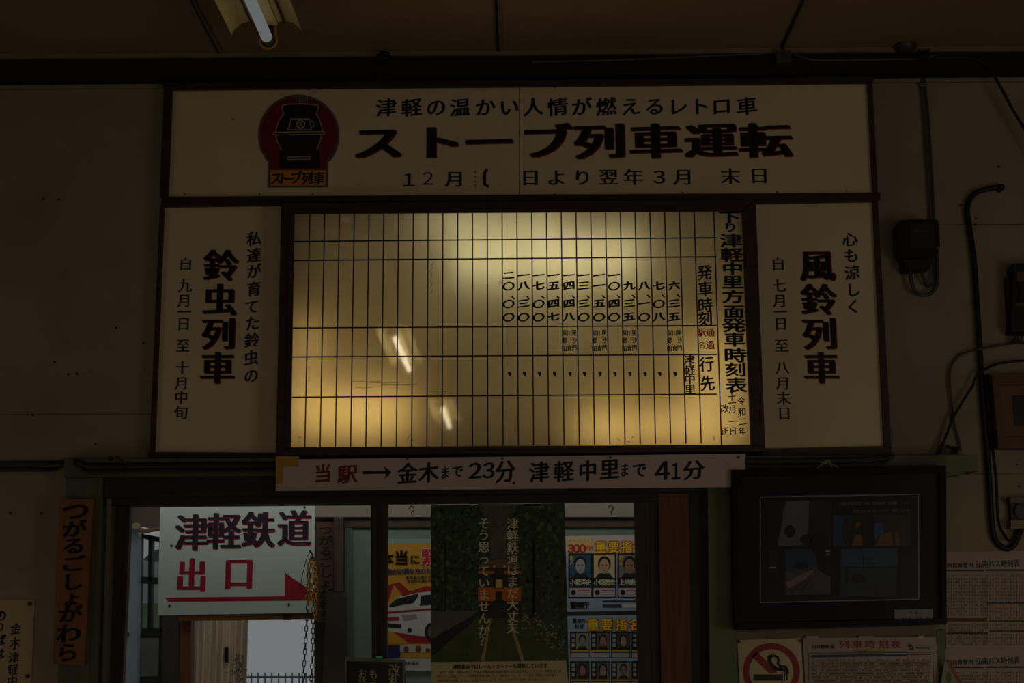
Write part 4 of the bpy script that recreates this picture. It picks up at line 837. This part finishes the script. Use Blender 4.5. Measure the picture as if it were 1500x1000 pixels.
def bus(y0, y1, label, ft):
    r = thing('bus_timetable_sheet', label, 'notice', W(1443, y1, 0.01), 'bus timetable sheets')
    MB().slab([(1384, y0), (1580, y0 - 2), (1580, y1), (1386, y1)], ft, 0.003).build('paper', M('bus_paper', (176, 162, 148), 0.6, 0.05, 5), r)
    k = ft + 0.0006; o_ = y0 - 808
    letters('lettering', row("所川原管内", 1391, 828 + o_, 1422, 827 + o_), ink, r, k, 7, 7.5, 0.03, 0.02)
    letters('lettering', row("弘南バス時刻表", 1434, 826 + o_, 1489, 824.5 + o_), ink, r, k, 9.2, 11, 0.02, 0.01)
    mb = MB(); mb.rect(1387, 834 + o_, 1441, 836.3 + o_, k, .0003); mb.rect(1443.5, 833.6 + o_, 1580, 836 + o_, k, .0003)
    for x0, x1, y in ((1446, 1580, 883), (1448, 1580, 909), (1387, 1447, 927), (1449, 1580, 924)):
        if y + o_ < y1: mb.rect(x0, y - 1 + o_, x1, y + 1.2 + o_, k, .0003)
    mb.build('rule_bars', M('rule_black', (24, 24, 30), 0.5), r)
    if 907 + o_ < y1:
        MB().rect(1387, 905 + o_, 1446, 910 + o_, k, .0003).build('red_bar', F(96, 26, 34), r)
    mb = MB()
    for i in range(15):
        x = 1389 + i * 3.9
        if y1 > 845 + o_: mb.rect(x, 845 + o_, x + .6, min(y1, 902 + o_), k, .0002)
        if y1 > 912 + o_: mb.rect(x, 912 + o_, x + .6, min(y1, 945 + o_), k, .0002)
    for i in range(20):
        x = 1446 + i * 4.3
        for a_, b_ in ((840, 880), (888, 906), (912, 921), (928, 945)):
            if y1 > a_ + o_: mb.rect(x, a_ + o_, x + .6, min(y1, b_ + o_), k, .0002)
    mb.build('table_lines', F(100, 90, 78), r)
    mb = MB(); rs = random.Random(9)
    for i in range(30):
        for j in range(22):
            y = 842 + j * 4.8 + o_
            if y + 2 < y1 and rs.random() < .6: mb.rect(1390 + i * 3.95, y, 1392 + i * 3.95, y + 1.6, k + .0001, .0002)
    mb.build('figures', F(104, 94, 84), r)
bus(808, 950, 'upper bus timetable sheet on the wall right of the picture frame', 0.0125)
bus(950, 1012, 'lower bus timetable sheet, at the bottom right under the other one', 0.0150)
lf = thing('standing_leaflet', 'small tilted leaflet with an orange edge at the bottom right', 'leaflet', W(1392, 1000, 0.06))
MB().slab([(1384, 968), (1388, 966), (1416, 1012), (1376, 1012)], 0.060, 0.003).build('sheet', M('leaflet_white', (150, 146, 124), 0.5), lf)
MB().poly([(1385, 967), (1389, 966), (1418, 1012), (1410, 1012)], 0.0606).build('orange_edge', F(150, 92, 40), lf)
MB().ell(1390, 992, 4, 9, 0.0606).build('green_spot', F(100, 116, 50), lf)
tag(MB().slab([(1372, 924), (1384, 922), (1386, 1012), (1374, 1012)], 0.022, 0.014).build('door_post_strip', green_paint), 'narrow green strip between the pinboard and the bus timetables', 'post')

# ------------------------------------------------------------------ meters, boxes, cables on the right
me_ = thing('electricity_meter', 'round cornered black electricity meter on the wall right of the signboards', 'meter', W(1344, 396, 0.01))
bodyp = [(1316, 330), (1322, 324), (1332, 321), (1368, 320), (1374, 323), (1376, 332), (1377, 360), (1374, 372), (1366, 376), (1336, 378), (1322, 376), (1318, 366)]
MB().poly([(1314, 328), (1322, 322), (1374, 322), (1374, 375), (1320, 378)], 0.03, 0.02).build('back_plate', black_plastic, me_)
MB().poly(bodyp, 0.095, 0.065).build('case', black_plastic, me_)
MB().poly([(1332, 328), (1368, 327), (1370, 362), (1334, 365)], 0.0975, 0.002).build('window', M('meter_glass', (34, 34, 30), 0.1, spec=0.8), me_)
MB().rect(1340, 336, 1360, 340, 0.0985, 0.001).build('register', M('meter_register', (74, 46, 34), 0.4), me_)
MB().poly([(1323, 376), (1365, 374), (1362, 393), (1326, 395)], 0.07, 0.06).build('terminal_cover', M('terminal_black', (15, 15, 14), 0.5), me_)
mb = MB().ptube([(1333, 394), (1335, 412), (1340, 425), (1350, 432), (1362, 430), (1370, 421), (1373, 405), (1372, 372)], 0.04, 0.0062)
mb.ptube([(1349, 394), (1354, 410), (1361, 418), (1368, 414), (1369, 400), (1366, 375)], 0.035, 0.005)
mb.build('cable_loop', conduit, me_)
MB().ell(1374, 363, 1.6, 1.6, 0.099, 0.004, 10).build('seal', M('seal_metal', (150, 140, 110), 0.3, metal=0.7), me_)
bb = thing('black_fuse_box', 'tall black fuse box cut by the right edge, above the wooden frame', 'box', W(1500, 487, 0.01))
MB().slab([(1485, 386), (1560, 384), (1562, 486), (1483, 486)], 0.075, 0.066).build('case', M('fuse_black', (17, 19, 18), 0.45), bb)
MB().slab([(1476, 405), (1485, 403), (1484, 486), (1481, 486)], 0.05, 0.04).build('side_flange', black_plastic, bb)
mb = MB().rect(1490, 398, 1560, 412, 0.0765, 0.001); mb.rect(1488, 443, 1560, 448, 0.0765, 0.001); mb.build('brown_labels', M('label_brown', (92, 66, 36), 0.5), bb)
MB().ptube([(1490, 414), (1494, 425), (1492, 440)], 0.078, 0.002).build('catch', black_plastic, bb)
mb = MB()
for a_ in ((1486, 486), (1490, 486), (1495, 486)): mb.ptube([a_, (a_[0] + 2, 494), (a_[0] - 2, 501), (1500, 503)], 0.04, 0.003)
mb.build('wires', cable_black, bb)
wf = thing('brown_wooden_box_frame', 'brown wooden framed box cut by the right edge of the view', 'frame', W(1500, 657, 0.01))
for c in ([(1450, 548), (1580, 546), (1580, 562), (1464, 563)], [(1453, 548), (1464, 563), (1472, 640), (1463, 656)], [(1461, 656), (1472, 640), (1582, 640), (1582, 656)]):
    MB().slab(c, 0.07, 0.06).build('frame_rail', M('box_frame_brown', (92, 62, 36), 0.5, 0.2, 6, stretch=(1, 1, 6)), wf)
MB().slab([(1464, 562), (1580, 561), (1582, 642), (1470, 642)], 0.05, 0.03).build('mount', M('box_mount', (108, 74, 44), 0.55, 0.15, 6), wf)
MB().slab([(1483, 579), (1580, 578), (1582, 624), (1486, 624)], 0.0515, 0.003).build('dark_opening', M('dark_opening', (22, 16, 14), 0.5), wf)
th = thing('thermostat_unit', 'small beige wall switch unit with a dark blue centre at the right edge', 'switch', W(1500, 775, 0.01))
MB().slab([(1480, 730), (1560, 729), (1562, 774), (1482, 774)], 0.035, 0.025).build('case', M('thermo_dark', (40, 40, 38), 0.5), th)
MB().slab([(1480, 728), (1560, 727), (1560, 736), (1480, 736)], 0.05, 0.04).build('top_cap', M('thermo_beige', (110, 92, 70), 0.5, 0.1, 8), th)
MB().slab([(1481, 762), (1560, 761), (1562, 773), (1481, 774)], 0.05, 0.04).build('bottom_cap', M('thermo_cream', (134, 116, 80), 0.5, 0.08, 8), th)
MB().ell(1496, 748, 9, 11, 0.045, 0.01).build('dial', M('dial_blue', (20, 24, 40), 0.3), th)
mb = MB()
for x in (1490, 1495, 1499): mb.ell(x, 768, 1.1, 1.1, 0.0508, n=8)
mb.build('screws', pin_m, th)
def cable(nm, pts, d, r, mat, lb, n=8): return tag(MB().ptube(pts, d, r, n).build(nm, mat), lb, 'cable')
cable('thick_cable', [(1468, 273), (1450, 276), (1432, 281), (1421, 292), (1417, 308), (1420, 330), (1427, 380), (1431, 440), (1435, 500), (1438, 560), (1441, 600), (1446, 660), (1450, 715), (1453, 765), (1458, 790), (1472, 803), (1484, 800), (1492, 785), (1496, 774)], 0.024, 0.0085, cable_black, 'thick black hose hooking over at the top and running down the right wall')
tag(MB().ell(1467, 274, 5, 5, 0.035, 0.03, 14).build('hose_end', cable_black), 'black round outlet where the thick hose enters the wall', 'outlet')
cable('thin_black_cable', [(1444, 549), (1446, 580), (1452, 640), (1459, 700), (1462, 760), (1470, 782, .044), (1478, 791, .048), (1488, 786, .048), (1500, 770, .044)], 0.034, 0.0045, cable_black, 'thinner black cable just right of the thick hose, looping below')
cable('thin_black_cable', [(1500, 528), (1478, 530), (1455, 535, .04), (1438, 544, .046), (1428, 555, .036), (1424, 566), (1410, 588), (1396, 612), (1386, 638), (1378, 655), (1370, 667)], 0.038, 0.004, cable_black, 'black cable curving from the right edge down to the green lintel')
cable('grey_cable', [(1500, 500), (1480, 503), (1450, 508, .034), (1437, 511, .046), (1422, 514, .034), (1405, 521), (1394, 535), (1391, 552), (1393, 580), (1398, 620), (1405, 645), (1407, 660)], 0.02, 0.0035, cable_grey, 'grey cable arching left from the fuse box down to the green lintel')
cable('grey_cable', [(1396, 600), (1392, 618), (1385, 640), (1378, 664)], 0.028, 0.0028, conduit, 'short grey cable lying beside the black one above the lintel end')
mb = MB(); rs = random.Random(2)
for i in range(7):
    pts = [(1393 + rs.uniform(-9, 12), 658 + rs.uniform(-6, 6)) for _ in range(4)]; mb.ptube(pts, 0.05 + i * .003, 0.0022)
tag(mb.build('wire_tangle', cable_black), 'small tangle of black wire on the right end of the green lintel', 'wire')
cable('twin_flat_cable', [(1353, 98), (1350, 112), (1350, 125), (1353, 160), (1357, 220), (1362, 290), (1363, 322)], 0.020, 0.0042, cable_grey, 'left one of two grey cables dropping to the electricity meter')
cable('twin_flat_cable', [(1358, 98), (1354, 112), (1355, 125), (1359, 160), (1363, 220), (1367, 290), (1368, 322)], 0.020, 0.0042, conduit, 'right one of two grey cables dropping to the electricity meter')
mb = MB(); mb.rect(1346, 121, 1359, 123, 0.026, 0.016); mb.rect(1347, 124.5, 1358, 126, 0.026, 0.016)
tag(mb.build('cable_clip', M('clip_pale', (120, 108, 84), 0.5)), 'pale clip holding the two grey cables below the dark beam', 'clip')
cable('slanting_cable', [(1370, 85), (1400, 84), (1425, 85), (1440, 92), (1452, 104), (1466, 128), (1482, 158), (1500, 188), (1530, 240)], 0.075, 0.005, cable_black, 'black cable leaving the beam and slanting down to the right edge')
cable('beam_cable', [(780, 91), (900, 88), (1000, 84), (1080, 80), (1118, 78), (1140, 72)], 0.066, 0.0038, cable_grey, 'grey cable along the dark beam left of the junction box')
cable('beam_cable', [(1158, 74), (1172, 83), (1195, 88), (1240, 88), (1300, 87), (1350, 86), (1372, 80)], 0.066, 0.0038, cable_grey, 'grey cable along the dark beam right of the junction box')
jb = thing('junction_box', 'small beige junction box on the dark beam above the sign corner', 'box', W(1148, 92, 0.06))
MB().slab([(1138, 74), (1158, 73), (1160, 91), (1137, 92)], 0.095, 0.034).build('case', M('junction_beige', (70, 62, 48), 0.6), jb)
MB().rect(1143, 78, 1153, 86, 0.0965, 0.001).build('cover', M('junction_lid', (58, 50, 38), 0.5), jb)
for x, y, lb in ((563, 84, 'knot of old black cloth on the beam above the signboard'), (1355, 80, 'dark knot of wire on the beam above the two grey cables')):
    mb = MB(); rs = random.Random(int(x))
    for i in range(9): mb.ptube([(x + rs.uniform(-11, 11), y + rs.uniform(-8, 8)) for _ in range(4)], 0.072 + i * 0.004, 0.0035)
    tag(mb.build('wire_knot', cable_black), lb, 'wire')
mb = MB(); rs = random.Random(8)
for i in range(8): mb.ptube([(556 + rs.uniform(-8, 20), 114 + rs.uniform(-5, 4)) for _ in range(4)], 0.06 + i * 0.003, 0.0022)
tag(mb.build('wire_scrap', cable_black), 'loose black wire scrap on top of the long signboard', 'wire')
p = WZ(1326, 66, ZC)
lc = thing('ceiling_rose', 'small grey dome on the ceiling above the two grey cables', 'fitting', (p.x, p.y, ZC))
mb = MB(); n = 20
for k, (r0, z0_) in enumerate(((0.036, 0), (0.034, -0.012), (0.024, -0.022), (0.008, -0.027))):
    pass
prof = [(0.036, 0), (0.034, -0.012), (0.024, -0.022), (0.008, -0.027), (0.0005, -0.0275)]
vs = [(p.x + r0 * math.cos(2 * math.pi * i / n), p.y + r0 * math.sin(2 * math.pi * i / n), ZC + z_) for r0, z_ in prof for i in range(n)]
fs = [(k * n + i, (k + 1) * n + i, (k + 1) * n + (i + 1) % n, k * n + (i + 1) % n) for k in range(4) for i in range(n)]
MB().add(vs, fs, True).build('dome', M('dome_grey', (66, 60, 50), 0.5), lc)
# cables along the green lintel
gcab = M('green_cable', (58, 64, 42), 0.5)
for i, (m_, lb) in enumerate(((cable_black, 'topmost of the cables along the green lintel'), (gcab, 'second cable from the top along the green lintel'), (cable_black, 'third cable from the top along the green lintel'), (gcab, 'lowest of the cables along the green lintel'))):
    y = 676 + i * 4.2
    cable('lintel_cable', [(-40, y + 1, 0.02), (0, y + 1, 0.02), (40, y + .5, 0.02), (80, y + rsx, 0.02), (96, 674 + i * 2, 0.06), (112, 673 + i * 3.0, 0.105), (126, y + 3, 0.106), (160, y + 3.5, 0.106), (300, y + 2.0, 0.106), (400, y + 1.5, 0.106), (760, y - 2.5, 0.106), (1100, y - 4.5, 0.106), (1240, y - 5.5, 0.106), (1290, y - 8, 0.106), (1310, 668, 0.106)] if (rsx := (0.5, -0.5, 1, 0)[i]) is not None else [], 0.1, 0.0032, m_, lb)
mb = MB().ptube([(168, 668), (176, 672), (182, 680), (185, 696)], 0.115, 0.0022)
tag(mb.build('cable_tie', cable_black), 'black tie looped over the lintel cables near the left end', 'tie')
tag(MB().ell(161, 671, 3.4, 3.4, 0.115, 0.02, 14).build('black_ball', black_plastic), 'round black ball standing on the left part of the green lintel', 'knob')

for o in SC.objects:
    if '_o' in o: del o['_o']
